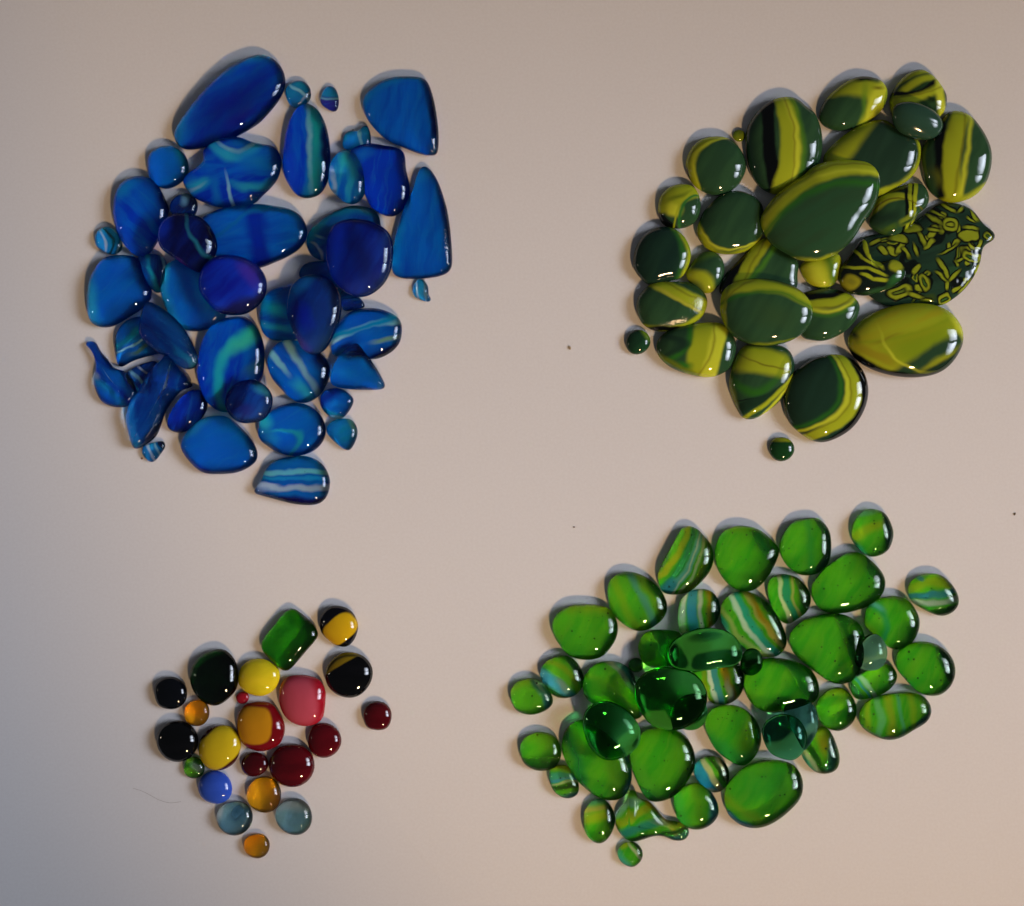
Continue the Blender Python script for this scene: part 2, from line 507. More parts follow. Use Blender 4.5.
blue('tall curved blue triangle standing at the right edge of the blue heap',
     "A2 820,630 860,655 900,720 930,810;A4 945,60 960,170 968,290 960,355 900,385 800,397 720,395 670,375 663,330 668,240 700,110 740,0;A2 765,770 790,680",
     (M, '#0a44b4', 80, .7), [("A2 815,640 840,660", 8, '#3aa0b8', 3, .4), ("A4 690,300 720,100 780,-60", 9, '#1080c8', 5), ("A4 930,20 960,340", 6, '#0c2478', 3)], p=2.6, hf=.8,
     grit=.25, key='blue_rippled')
blue('tiny striped cyan droplet just under the foot of the tall blue triangle',
     "A4 770,440 790,405 815,398 845,430 850,480 862,495 850,513 800,500 775,480",
     ('#0f70b4', C, 80, .8), [("A4 800,410 800,500", 1.4, W, .6), ("A4 830,420 835,500", 1.6, T, .7)], name='glass_bead')
blue("deep blue oval leaning left, dark along its right side, at the heap's left edge",
     "A1 218,850 225,780 260,720 310,690 360,685 420,705 460,760 500,850;A3 495,60 490,130 440,210 400,270 340,285 290,245 240,170 218,80",
     (D, M, -50, .7), [("A1 235,800 320,715", 10, '#128ac8', 5, .5), ("A1 420,700 500,860", 9, '#0a0c48', 3), ("A3 240,60 300,240", 8, '#1050c8', 6)])  # bright upper-left rim and shaded right side painted into the colour
blue('small dark blue bead wedged between the leaning oval and the two-lobed pebble',
     circ(184, 207, 14, seed=3), ('#101050', '#0d3c90', 40, .9), [("A1 590,780 570,830", 5, T, 2, .5, .7)], name='glass_bead')
blue('small cyan bead with curved white stripes at the far left of the heap',
     "A3 125,195 140,155 180,133 225,145 255,190 265,240 240,270 200,275 150,250 130,225",
     ('#1592d8', '#1282c8', 0, .8), [("A3 165,145 200,180 195,270", 2.2, '#0e5060', .8), ("A3 150,150 180,200 180,260", 1.6, W, .6), ("A3 225,160 240,200 225,260", 4, '#0e5a70', 1), ("A3 185,140 235,190 220,265", 1.6, T, .6)], name='glass_bead')
blue('broad deep blue oval lying level in the middle of the blue heap',
     "A3 650,100 740,50 830,30 930,22;A4 0,18 60,28 150,45 210,85 240,160 215,230 150,280 60,320 0,343;A3 880,345 790,320 720,270 670,200 640,140",
     (M, '#0a3cb4', 10, .7), [("A3 930,60 960,320", 18, '#0a28a8', 6), ("A4 30,50 150,60 220,110", 6, '#1170b0', 3)])
blue('dull blue pebble half covered by the round violet one, its lower edge bright',
     "A3 455,420 470,360 500,310 560,290 640,310 700,360 760,480 790,580 740,630 680,655 610,662 550,640 500,580 465,500",
     (M, '#0c5cbc', 60, .7), [("A3 475,420 500,540 580,640", 9, '#24a8c8', 5), ("A3 560,330 640,560", 14, '#0c40a8', 7, .6)])
blue('narrow dark blue piece with pale stripes between the leaning oval and the pointed left pebble',
     "A3 340,285 430,270 480,300 495,370 480,430 450,470 415,455 370,380 350,320",
     ('#0a2070', '#0f4c90', 80, .9), [("A3 390,300 440,450", 4, '#148098', 2), ("A3 460,300 475,420", 1.6, T, .7)], name='glass_shard')
blue('dark glassy blue-black piece with a teal streak, lying across the leaning oval',
     "A3 445,190 460,120 520,75 590,70 660,90 710,150 735,220 720,280 690,330 650,362 590,335 520,290 460,245",
     ('#08083c', '#0c1c68', 60, .8), [("A3 480,90 460,200", 12, '#0a24a0', 6, .5), ("A3 590,150 650,250 710,290", 3, '#2a8088', 2, .6), ("A3 460,235 640,345", 3, '#501060', 2, .5)],
     lift=15, tilt=(4, 10), name='glass_shard', milk=.75)
blue('round pebble shaded violet with a purple patch, resting on top of its blue neighbours',
     "A3 650,410 665,350 710,300 770,280 840,282 920,315 975,370 990,440 965,510 900,565 820,580 740,560 690,510 655,460",
     ('#10149c', '#0c2cb8', 40, .8), [("A3 860,330 930,420", 9, '#4a1c90', 5, .5, .8), ("A3 800,560 960,480", 12, '#0a0848', 5)], lift=16, milk=.75)
blue("mid blue pebble with a bluntly pointed right side, at left below the white-striped cyan bead",
     "A3 85,500 95,410 130,340 170,292 230,278 310,280 360,310 375,380 415,460 400,510 360,550 280,600 220,635 160,642 110,620 90,570",
     (M, '#0d5ac4', 40, .7), [("A3 105,400 120,500 130,600", 9, '#28a4dc', 5), ("A3 200,560 330,500", 10, '#1060c4', 6, .6), ("A3 330,300 400,500", 12, '#0a2a98', 6)])
blue('wedge with greenish stripes mostly hidden under the sparkling dark blue lozenge',
     "A3 225,700 250,640 300,600 380,590 480,680 500,760 420,780 320,810 250,842 230,770",
     ('#0c5a98', M, 30, .8), [("A3 240,740 360,640", 5, '#148ca8', 2), ("A3 240,770 380,690", 1.8, T, .8), ("A3 310,770 400,720", 3, '#6c8c60', 1.6, .5), ("A3 240,835 420,780", 4, '#0a1860', 1.5)], name='glass_shard', hf=.8)
blue('dark blue lozenge with sparkling grainy skin, lying on the striped wedge',
     "A3 350,620 370,540 390,512 440,530 520,590 580,660 620,730 643,800 635,840 590,855 540,830 500,790 460,780 400,740 350,680",
     ('#0c2e7c', '#0c4a9c', -50, .8), [("A3 540,760 610,830", 5, '#1480a8', 2.5, .5)], lift=8, tilt=(-3, 2), grit=.75, key='blue_sparkle', name='glass_shard')
blue('blue bird-shaped scrap with a long bent tail at the lower left of the heap',
     "A5 72,68 95,56 128,60 150,105 190,150 220,190 290,215 335,290 340,340 290,385 220,387 160,360 125,290 122,230 130,180 110,110",
     ('#0c2ca0', M, -40, .8), [("A5 120,240 200,300 270,380", 6, '#1684c0', 3), ("A5 125,215 150,240", 4, W, 2, .5, .6)], name='glass_scrap', spine="A5 100,80 150,170 190,240 260,310")
blue('small piece with white curved stripes, tucked between the bird-shaped and horned scraps',
     "A5 270,230 320,190 380,165 440,160 430,250 380,330 310,300",
     ('#0c48a0', '#0a2c80', 30, .8), [("A5 300,210 360,260 390,300", 2.6, T, 1), ("A5 340,185 390,220 430,230", 2, W, .8), ("A5 290,240 330,290", 3, C, 1)], name='glass_shard', hf=.8)
blue('horned dark blue scrap shaped like a fish tail, speckled along its right edge',
     "A5 462,150 488,84 516,88 534,160 590,230 600,262 625,272 615,290 560,305 520,350 480,410 450,500 420,550 340,600 320,598 300,540 283,440 300,370 350,300 400,200",
     ('#0b2c8c', '#0c4ca0', 60, .8), [("A5 310,400 320,560", 8, '#157cc0', 4), ("A5 420,500 560,310", 8, '#0a1c58', 3)], name='glass_scrap', lift=2, tilt=(0, 0),
     grit=.6, key='blue_sparkle_deep', spine="A5 505,120 490,270 420,380 350,520", hf=1.2)
blue('dark blue bean peeping from beneath the horned scrap, rim nearly black',
     "A5 490,460 520,390 570,330 620,298 660,305 690,350 690,400 660,450 610,500 550,518 500,500",
     ('#0a1c90', '#0c3cb0', 60, .8), [("A5 660,330 660,420 560,510", 5, '#080a40', 2)])
blue('tiny striped bead with a dark spot at the foot of the horned scrap',
     "A5 362,605 380,575 440,562 470,560 480,585 460,620 425,662 400,662 370,635",
     ('#1480b4', '#0f6ab0', 60, .8), [("A5 385,580 430,650", 2, W, .8), ("A5 420,570 450,640", 1.6, T, .7), ("A5 445,575 475,595", 6, '#0a1840', 1.2, .6)], name='glass_bead')
blue('plain mid blue five-cornered pebble at the bottom left of the heap',
     "A5 557,590 570,540 620,480 680,440 740,430 800,440 870,500 920,560 945,620 930,670 850,715 760,725 670,718 600,660",
     (M, '#0e60c8', 20, .7), [("A5 580,540 680,460", 7, '#2a94c4', 4), ("A5 570,620 680,710", 7, '#0c1ca0', 3), ("A5 880,520 930,660", 8, '#0f4c8c', 4)])
blue('large upright blue oval with a painted green-teal glow crescent inside',
     "A3 645,800 660,720 700,650 750,605 830,585 890,590 940,640 975,720 980,800;A5 970,240 945,280 880,400 800,415 740,405 680,350 645,260 640,190",
     (D, M, 70, .7), [("A5 760,330 780,130 890,10", 9, '#24b8bc', 4), ("A3 800,770 920,670", 11, '#40c8a4', 5, .55, .95), ("A5 880,220 940,160", 10, '#3a8c98', 4, .6, .7)])  # inner glow is painted into the glass colour
blue('round dark blue glass bead with a mirror-like glint, overlapping the large upright oval',
     "A6 25,370 40,310 80,270 140,250 200,258 250,300 268,350 255,405 220,450 150,468 90,460 45,420",
     ('#0a1464', '#0e3c90', 50, .9), [("A6 180,290 230,330", 6, '#2a90a8', 3, .5), ("A6 90,380 150,400", 8, '#30186c', 5, .5, .6)], lift=12, tilt=(3, -4), grit=.16, key='blue_wavy', milk=.7)
blue('blue piece hidden on its right by the dark teardrop, beside the round violet pebble',
     "A4 -5,570 10,500 60,450 120,435 200,440 240,560 200,690 130,707 60,705 10,660",
     ('#0b44a8', M, 0, .8), [("A4 0,540 130,560", 9, '#1c9cb8', 5, .6), ("A4 20,620 130,640", 4, '#30b8c0', 3, .5)])
blue('low teal-blue piece showing only its left end beneath two dark pebbles',
     "A4 195,370 215,330 260,310 340,310 420,340 440,420 420,450 380,440 300,400 210,400",
     ('#0e5e9c', '#0c4ca0', 20, .8), hf=.7)
blue('pebble with white curved stripes at its left end, behind the dark squarish pebble',
     "A4 235,230 245,165 300,105 380,55 460,28 540,35 590,65 605,105 600,180 480,260 380,310 320,308 260,280",
     ('#0c48ac', '#0f70a8', 30, .8), [("A4 240,200 290,230 320,300", 2.6, W, .9, .5), ("A4 250,160 310,190", 2.4, T, .9, .5), ("A4 340,110 460,60 590,80", 7, '#1690a4', 3), ("A4 460,50 560,60", 3, '#7cae98', 2, .5)], hf=.9)
blue('dark squarish pebble, almost black-blue, on top at the right of the heap',
     "A4 335,250 345,180 375,125 450,98 540,105 620,140 660,190 668,270 655,360 615,430 550,478 480,485 420,455 370,400 340,330",
     ('#0a1070', '#0c2488', 60, .8), [("A4 380,350 420,150", 10, '#0c28b0', 7), ("A4 460,150 560,420", 12, '#0a0c4c', 7, .5, .7)], lift=16, milk=.7)
blue('tiny pointed blue-black chip with an orange glint under the dark squarish pebble',
     "A4 405,470 430,455 500,490 530,535 500,548 430,560 408,530", ('#0c3c74', '#14186c', 0, .9), name='glass_shard')
blue('dark upright teardrop of smoky blue glass lying over two paler pieces',
     "A4 133,560 140,480 170,420 230,380 290,378 350,400 395,460 412,530 405,600 370,690 330,755 280,780 220,755 185,690 155,630",
     ('#0a2470', '#0c3c94', 70, .8), [("A4 160,500 210,440", 8, '#1466a8', 5), ("A4 210,540 250,640", 12, '#0a18a0', 6, .5), ("A4 180,650 230,730", 6, '#3a1464', 4, .6), ("A4 350,430 380,640", 7, '#081448', 3)], lift=13, tilt=(-2, -4), milk=.7)
blue('wide blue oval with pale lengthwise stripes at the lower right of the heap',
     "A4 355,730 370,660 410,600 460,560 530,545 610,550 680,580 712,620 710,700 680,750 630,785 570,803 500,790 420,790 370,785",
     ('#0c58b8', M, 15, .7), [("A4 360,725 500,650 710,615", 5, T, 1.6, 9, .95), ("A4 380,690 540,640 700,590", 5, '#108cb8', 2), ("A4 570,710 690,685", 4, '#84a880', 1.8, .5),
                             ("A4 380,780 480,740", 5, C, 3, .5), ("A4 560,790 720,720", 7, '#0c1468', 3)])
blue('blue triangular pebble with a dark upper point, at the right edge beside two small beads',
     "A6 555,240 580,160 620,105 680,65 710,80 760,150 810,230 832,280 815,298 740,302 650,298 570,280",
     (M, '#0c60bc', 20, .8), [("A6 620,130 720,110", 12, '#0a0c48', 4, .5), ("A6 700,90 830,290", 6, '#0a1858', 2.5), ("A6 580,200 680,230", 8, '#1480c8', 5, .5)], lift=4, grit=.25, key='blue_rippled', name='glass_shard')
blue('slanted blue oval with two long pale streaks and a dark right end',
     "A6 237,170 250,110 290,65 340,50 420,60 500,110 545,160 555,220 530,290 490,340 430,368 370,355 310,300 260,240",
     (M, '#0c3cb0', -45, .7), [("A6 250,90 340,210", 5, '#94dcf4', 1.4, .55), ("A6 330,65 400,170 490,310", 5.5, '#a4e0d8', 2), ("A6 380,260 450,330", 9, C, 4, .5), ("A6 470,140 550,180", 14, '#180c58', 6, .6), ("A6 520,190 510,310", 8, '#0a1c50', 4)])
blue('small pointed blue bead, upper of two at the right of the heap',
     "A6 503,350 520,310 570,290 620,298 660,330 675,355 650,410 610,447 560,440 515,400",
     (M, '#0e50a0', 0, .8), [("A6 510,390 620,430", 4, '#1890a8', 1.6), ("A6 560,330 590,300", 12, '#0a2088', 5), ("A6 540,420 620,430", 2, T, .8)], name='glass_bead')
blue('small teal blue bead, lower of two at the right of the heap',
     "A6 535,500 560,460 610,445 660,450 690,490 690,540 660,600 635,605 590,575 545,530",
     ('#1170b4', '#0f8098', 30, .8), [("A6 640,460 680,530", 3, '#6aa8a0', 1.5, .5)], name='glass_bead')
blue('level blue oval with a faint swirl of teal, second from the bottom of the heap',
     "A6 190,500 205,450 260,400 340,370 420,370 480,400 520,450 533,520 505,580 450,620 370,635 290,615 220,570 195,540",
     (M, '#0d5cc0', 20, .8), [("A6 300,505 400,530 350,610", 7, '#28b4b4', 3.5, .55), ("A6 230,520 300,560", 9, '#2090d0', 4, .5), ("A6 210,480 260,450", 12, C, 6, .5), ("A6 205,555 250,580", 4, T, 2, .5), ("A6 500,420 520,560", 7, '#0a2c74', 3)])
blue('bottom blue pebble with white level stripes and a violet lower edge, pointed at left',
     "A6 168,812 200,770 230,700 280,655 350,638 440,635 510,670 548,730 553,790 530,850 480,880 380,877 270,850 190,828",
     ('#0d5cb0', '#0e74b8', 0, .7), [("A6 220,728 380,718 550,725", 4, '#7cd4dc', 1.2), ("A6 210,750 380,745 550,750", 3, '#1890d4', 1.2), ("A6 200,785 350,790 550,780", 5, '#dcecf0', 1.6), ("A6 180,830 370,860 560,860", 12, '#1c0c68', 2.5)], bub=.3)
blue('tiny bead stuck at the lower right of the squarish dark pebble and teardrop',
     circ(341, 292, 5, seed=8), ('#0e5a90', '#1478a0', 0, .8), name='glass_bead')
# ---------------------------------------------------------------- opaque green and yellow heap, upper right
GO = 'opaque dark green and yellow pebbles in the upper right heap'
DG, DK, Y, Y2, OL, B_ = '#2e5030', '#24422a', '#a0ac20', '#c0c830', '#6a6414', '#050706'
GN = (DG, DK, 60, .7)
MG = '#2c6a1c'


def olive(label, outline, strokes=(), base=GN, name='glass_pebble', **k):
    k.setdefault('warp', 1.1)
    strokes = [(q[0], q[1], q[2], (q[3] if len(q) > 3 else 1.2) * (1.0 if name == 'glass_disc' else 1.45)) + tuple(q[4:]) for q in strokes]
    return stone(name, label, GO, 'op', outline, base, strokes, **k)


olive('tiny olive bead beside the big oval with the black and yellow stripes', circ(739, 135.6, 6.3), base=('#5c7c14', '#90a020', 40, .8), name='glass_bead')
olive("round dark green pebble with yellow arc down its left, beside the tiny olive bead",
      "G1 330,590 345,520 390,460 450,437 530,440 590,480 630,550 632,610 600,675 550,715 480,733 410,710 355,660",
      [("G1 380,700 350,540 500,440", 13, Y, 1.8), ("G1 330,620 330,470 480,425", 8, B_, 1), ("G1 368,680 348,560 480,448", 1.2, OL, 1.3, 9, .75), ("G1 395,690 365,570 520,455", 3, Y2, 1.6)])
olive('big upright oval striped dark green, black and yellow from side to side',
      "G1 632,470 640,390 690,310 750,260 820,237 890,245 950,300;G2 70,310 105,400 112,480 100,560 60,640 0,690;G1 860,720 790,728 730,710 670,650 640,560",
      [("G1 750,240 735,480 790,730", 13, B_, 1.3), ("G1 690,280 640,450 700,680", 10, '#1c3a2c', 4), ("G1 815,240 840,470 800,720", 19, Y, 1.6), ("G1 820,235 875,460 855,720", 7, Y2, 2),
       ("G1 818,240 862,480 845,700", 1.5, OL, 1.4, 9, .75), ("G1 850,240 900,450 890,700", 4, '#4c7c1c', 2.5)])
olive('small round bead half yellow swirl, half dark green with a black foot',
      "G1 192,780 210,725 260,685 320,675 370,690 400,740 405,810 380,865 330,895 270,900 220,880 195,840",
      [("G1 220,760 360,700", 22, Y, 1.4), ("G1 240,760 330,730", 3, '#5a6c14', 2, .5), ("G1 230,800 300,820", 12, Y2, 2, .5), ("G1 200,850 260,900", 8, B_, 1.2),
       ("G1 270,900 290,800 390,710", 2, Y, .8), ("G1 300,900 310,790 400,735", 3, '#30702c', 1)])
olive('dark green round pebble with a yellow lower left rim, left of the big teardrop',
      "G1 400,860 430,800 500,735 580,708 650,725 710,770;G3 775,20 785,80 760,140 700,200 640,220 560,222 480,190 435,120",
      [("G3 440,60 500,200 740,170", 8, Y, 2), ("G3 430,80 490,215 740,190", 3, OL, 1.4, 9, .75), ("G3 440,40 510,180 700,180", 2, Y2, 1)])
olive('broad dark green pebble with yellow at both ends, partly under the big teardrop',
      "G2 115,560 150,490 220,430 290,385 370,355 430,352 480,390 560,430 600,460 608,520 590,600 540,660 460,705 400,740 300,740 180,680",
      [("G2 120,560 230,420", 34, Y, 3, 9), ("G2 590,450 590,600 440,710", 10, Y, 2), ("G2 370,350 520,400", 5, '#6c7c14', 2)], base=('#243f2c', '#1e3626', 60, .7))
olive('dark green oval with a marbled yellow right end, near the top of the heap',
      "G2 95,330 115,270 170,205 250,150 320,133 400,150 435,190 440,230 420,290 370,345 300,385 200,408 130,390 100,360",
      [("G2 290,200 370,230 440,300", 22, Y, 3), ("G2 330,360 360,280 440,160", 13, Y2, 2.5), ("G2 270,160 360,150", 6, B_, 1.5, .5), ("G2 360,210 400,200", 3, OL, 1.5, .5), ("G2 310,230 300,330", 3, '#5c8c20', 2.5, .5)])
olive('marbled pebble with black and yellow waves at the top of the heap',
      "G2 450,245 470,200 520,135 590,98 650,115 700,165 735,225 735,280 710,330 600,400 470,340 455,300",
      [("G2 480,180 560,130 650,110", 5, Y, 1.2), ("G2 540,190 600,160 680,150", 7, Y, 1.6), ("G2 460,225 580,230 680,160", 6, B_, 1.2), ("G2 455,270 590,250 690,200", 8, Y, 1.8),
       ("G2 690,220 700,280 720,330", 9, Y2, 2), ("G2 630,260 660,270", 4, '#1a2c10', 1, .6), ("G2 460,250 580,240 700,190", 1.2, OL, 1.2, 9, .75)], base=('#2a4a26', '#1c3418', 30, .8))
olive('small plain dark green oval lying on the wavy marbled pebble',
      "G2 460,300 490,270 560,262 640,285 700,330 722,375 700,420 650,445 580,440 500,410 465,360", base=('#2c4c3c', '#284636', 0, .8), lift=14, tilt=(8, 4), rough=.12)
olive("upright oval with black and yellow bands left of its green face, at top right",
      "G2 640,440 700,370 740,315 800,308 860,335 920,410 960,500 960,590 930,680 870,740 790,768 720,760 650,710 620,620 610,520",
      [("G2 700,330 690,560 730,770", 12, B_, 1.4), ("G2 660,620 690,680", 6, '#5c6418', 3, .5), ("G2 810,310 740,540 770,780", 17, Y, 1.6), ("G2 820,320 790,500 760,720", 1.6, OL, 1.4, 9, .75),
       ("G2 850,330 820,500 790,720", 4, Y2, 2), ("G2 760,770 840,750 930,700", 9, Y, 2)])
olive('lumpy bead with two striped lobes between the broad pebble and the marbled disc',
      "G4 340,210 360,160 380,100 430,60 500,35 560,15 620,25 648,80 640,130 590,175 575,210 520,260 460,290 400,270 350,235",
      [("G4 546,10 540,175", 4.5, Y, .6), ("G4 572,10 560,175", 4, Y, .6), ("G4 558,10 550,175", 1.6, B_, .5), ("G4 355,160 430,105 525,95", 9, Y, 1, .62), ("G4 370,150 440,110 515,110", 1.4, OL, .6), ("G4 360,105 430,65 520,65", 5, B_, 1, .55),
       ("G4 525,20 520,180", 3.4, B_, .8), ("G4 490,225 575,180", 7, '#7c8c20', 1, .5), ("G4 495,232 570,190", 2.4, '#24401c', .8, .45), ("G4 410,270 470,235", 5, '#4c6c20', 1.5, .5), ("G4 350,220 480,185", 10, '#1e3624', 2.5, .55)], name='glass_scrap')
DISC = []
R_ = random.Random(5)
for i in range(16):
    a_, q_ = R_.uniform(0, 6.28), R_.uniform(.1, 1) ** .5
    x_, y_ = 650 + 250 * q_ * math.cos(a_), 385 + 215 * q_ * math.sin(a_)
    b_, l_ = R_.uniform(0, 3.1), R_.uniform(25, 60)
    DISC.append(('G4 %d,%d %d,%d' % (x_ - l_ * math.cos(b_), y_ - l_ * math.sin(b_), x_ + l_ * math.cos(b_), y_ + l_ * math.sin(b_)), R_.uniform(6, 14), R_.choice(['#0c140e', '#0c140e', '#2c5030', '#34481c']), 1.5, .5))
for i in range(30):
    a_, q_ = R_.uniform(0, 6.28), R_.uniform(.15, 1) ** .5
    x_, y_ = 650 + 250 * q_ * math.cos(a_), 385 + 215 * q_ * math.sin(a_)
    b_, l_ = R_.uniform(0, 3.1), R_.uniform(10, 34)
    DISC += cane('%d,%d' % (x_ - l_ * math.cos(b_), y_ - l_ * math.sin(b_)), '%d,%d' % (x_ + l_ * math.cos(b_), y_ + l_ * math.sin(b_)), R_.uniform(1.8, 6.5), R_.choice([None, None, '#3c6428']))
for c_ in [('705,232', '775,236', 11, '#8e9c20'), ('610,345', '655,305', 5), ('795,300', '885,262', 12), ('815,238', '885,250', 3.5), ('830,190', '885,212', 3), ('800,372', '895,402', 8, '#3c6428'),
           ('688,418', '742,492', 4), ('672,468', '722,505', 2.6), ('748,505', '795,458', 3.4), ('598,488', '638,545', 8, '#3c6428'), ('555,474', '590,442', 5), ('436,584', '545,548', 10, '#5c7020'),
           ('538,572', '615,584', 4), ('695,606', '742,584', 10, '#3c6428'), ('765,564', '802,535', 4), ('445,293', '522,312', 7), ('515,255', '600,232', 8), ('618,165', '692,225', 2.6), ('655,165', '705,198', 2.4),
           ('715,122', '762,165', 3), ('778,168', '802,138', 2.6), ('588,265', '605,325', 3), ('700,382', '768,342', 2), ('858,148', '895,205', 3), ('905,298', '880,355', 4), ('895,418', '868,485', 3.2),
           ('845,515', '800,572', 3), ('930,262', '965,300', 6, '#3c6428'), ('640,250', '690,262', 2.4), ('835,330', '870,345', 3), ('500,350', '540,395', 3), ('770,410', '800,395', 2.4), ('620,600', '660,612', 3), ('350,330', '400,300', 4), ('560,330', '585,385', 2.4)]:
    DISC += cane(*c_)
olive('wide marbled disc of dark green and yellow cane rings with a nub at its right',
      "G4 270,350 330,280 450,270 560,220 640,160 700,115 800,120 870,150 905,200 932,238 965,248 990,275 980,308 945,318 915,332 912,400 880,480 820,560 740,620 700,637 600,625 440,637 360,590 250,500",
      DISC, hf=.5, relief=True, p=2.8, name='glass_disc', warp=2.4, base=('#24402e', '#1c3024', 20, .8))
olive('striped droplet with a yellow head lying on the left edge of the marbled disc',
      "G4 200,520 200,450 250,380 300,310 330,300 360,400 420,410 480,398 525,440 530,490 490,530 420,560 330,583 250,570 215,545",
      [("G4 215,440 330,455", 3, Y, .5, .5), ("G4 325,455 420,485", 3.4, Y, .5, .5), ("G4 312,305 325,385", 4.4, Y, .5, .5), ("G4 325,380 400,450", 4.4, Y, .5, .5), ("G4 268,355 300,400", 3, Y, .5, .5), ("G4 298,398 370,445", 3, Y, .5, .5),
       ("G4 290,478 350,505", 3.6, Y, .5, .5), ("G4 345,503 425,508", 3.6, Y, .5, .5), ("G4 218,500 275,540", 14, '#98981e', 1.2, .55), ("G4 235,510 262,530", 5, '#848420', 1.2, .5), ("G4 445,420 505,450", 13, '#90981e', 1.5, .55), ("G4 440,525 505,470", 7, '#2c602c', 1.8, .55), ("G4 320,570 440,545", 5, '#2c502c', 1.5, .5)], lift=5, name='glass_scrap', base=('#142018', '#0c140c', 20, .8))
olive('largest teardrop of the heap, green with a yellow band over its top, lying on others',
      "G1 708,850 760,760 850,680 930,630;G2 60,590 150,560 260,555 340,565 385,600 400,650 390,740 350,830;G4 330,190 270,290 200,360 120,400 50,408;G3 950,250 880,215 810,170 770,100",
      [("G1 700,890 950,640;G2 390,600", 24, Y, 2), ("G1 760,800 960,660;G2 400,640", 3, Y2, 2), ("G1 740,800 1000,610;G2 400,600", 1.4, OL, 1.3, 9, .75), ("G1 760,880 1000,710;G2 400,700", 5, MG, 3.5),
       ("G4 0,405 80,402 180,375", 4, Y, 1.5, .55)], lift=9, base=('#2a4e30', '#2c482c', 30, .8))
olive('bright yellow pebble mostly hidden below the big teardrop',
      "G4 0,430 50,390 130,370 190,370 210,420 190,500 150,540 90,545 30,510 8,470", [("G4 130,380 170,540", 8, '#4c7420', 4), ("G4 60,440 100,540", 14, Y2, 5)], base=(Y, '#a09c1c', 80, .8))
olive('very dark green round pebble with a yellow right edge at the left of the heap',
      "G3 117,260 130,190 170,125 240,88 310,90 370,130 405,200 400,270 360,340 290,360 200,378 150,340 122,300",
      [("G3 340,100 400,200 370,340", 9, Y, 2.2), ("G3 360,120 400,210", 1.4, '#6c8c20', 1), ("G3 310,90 360,210 340,340", 4, '#2c6420', 2.5)], base=('#142c22', '#1c3828', 60, .7))
olive("small green pebble, yellow at its lower left, right of the very dark round one",
      "G3 385,310 410,270 450,220 510,208 560,240 577,300 555,370 500,420 440,400 390,350",
      [("G3 390,330 450,340 500,420", 13, Y, 3), ("G3 400,270 470,240", 4, '#4c7020', 3)])
olive('pebble with slanting yellow stripes and a frosted green lower left',
      "G3 133,490 145,430 210,370 300,360 400,365 460,400 490,450 480,510 440,560 350,600 240,612 170,580 140,530",
      [("G3 230,370 350,430 480,480", 13, Y, 1.6), ("G3 210,380 320,450 450,520", 3.4, '#b0b030', 1), ("G3 280,370 380,430 480,450", 1.4, OL, 1.3, 9, .75), ("G3 230,600 350,590 480,510", 5, Y, 1.2), ("G3 380,370 480,430", 5, '#20401c', 1.5, .6), ("G3 170,600 230,600", 5, B_, 1)], grit=.35)
olive('small round green bead lying loose at the far left below the frosted pebble', circ(637.8, 342, 12.5), [("G3 150,590 190,640", 4, '#70901c', 2, .6)], base=('#163420', '#1c4426', 40, .8), name='glass_bead')
olive('dark green pebble with a broad yellow fold down its centre, lower left of the heap',
      "G3 232,690 250,640 330,590 440,570 540,565 600,600 632,660 630,730 600,800 520,840 430,835 320,800 250,745",
      [("G3 480,580 440,700 430,830", 20, Y, 2), ("G3 560,570 520,700 490,840", 15, Y2, 1.6), ("G3 515,580 510,680 465,800", 1.6, OL, 1.4, 9, .75), ("G3 400,590 370,700 330,740", 5, '#2c701c', 2.5), ("G3 290,640 330,620 300,730", 12, '#1c3424', 4, .6),
       ("G3 340,780 400,790", 6, '#2c701c', 2, .5), ("G3 250,740 420,830", 4, '#687c1c', 1.5)])
olive('dark green four-sided pebble with a yellow stripe at its left, below the big teardrop',
      "G3 550,390 590,310 660,240 720,180 790,135 850,190 945,250 942,330 935,400 800,430 640,430 560,430",
      [("G3 790,130 700,250 640,360", 17, Y, 1.4), ("G3 780,140 720,250 670,350", 1.4, OL, 1.3, 9, .75), ("G3 660,230 570,400", 9, B_, 1), ("G3 830,190 770,270 700,350", 4, '#4c8420', 2.5)], p=2.6, hf=.8)
olive("big level green oval with a yellow band over its top, lying on its neighbours",
      "G3 555,470 575,400 640,360 740,345 850,360 950,400 1000,450;G5 555,60 568,110 550,180 500,230 430,265 340,280 230,265 150,215 110,140",
      [("G3 575,600 590,400 760,375", 10, Y, 1.8, .62), ("G3 640,400 790,395 1000,470", 12, Y, 2), ("G3 560,470 760,350 1000,450", 2, OL, 1.4, 9, .75), ("G3 640,440 780,420 980,480", 3, MG, 2.5), ("G3 565,520 600,640 700,680", 3, '#7c8c1c', 2), ("G3 740,520 900,560", 18, '#34502a', 8, .5, .7)],
      lift=9)
olive('pebble with a black top and a wavy yellow band, right of the big level oval',
      "G4 -20,620 0,575 60,555 150,545 240,570 290,610 300,650 270,720 200,780 120,810 50,805 10,790 -30,700",
      [("G4 40,590 150,590 240,550", 8, B_, 1.2), ("G4 40,635 150,620 280,570", 9, Y, 1.2), ("G4 50,650 160,640 270,590", 1.3, OL, 1.2, 9, .75), ("G4 50,660 170,660 280,600", 4, Y2, 1.6), ("G4 60,680 170,680 270,620", 3, '#3c7020', 2)])
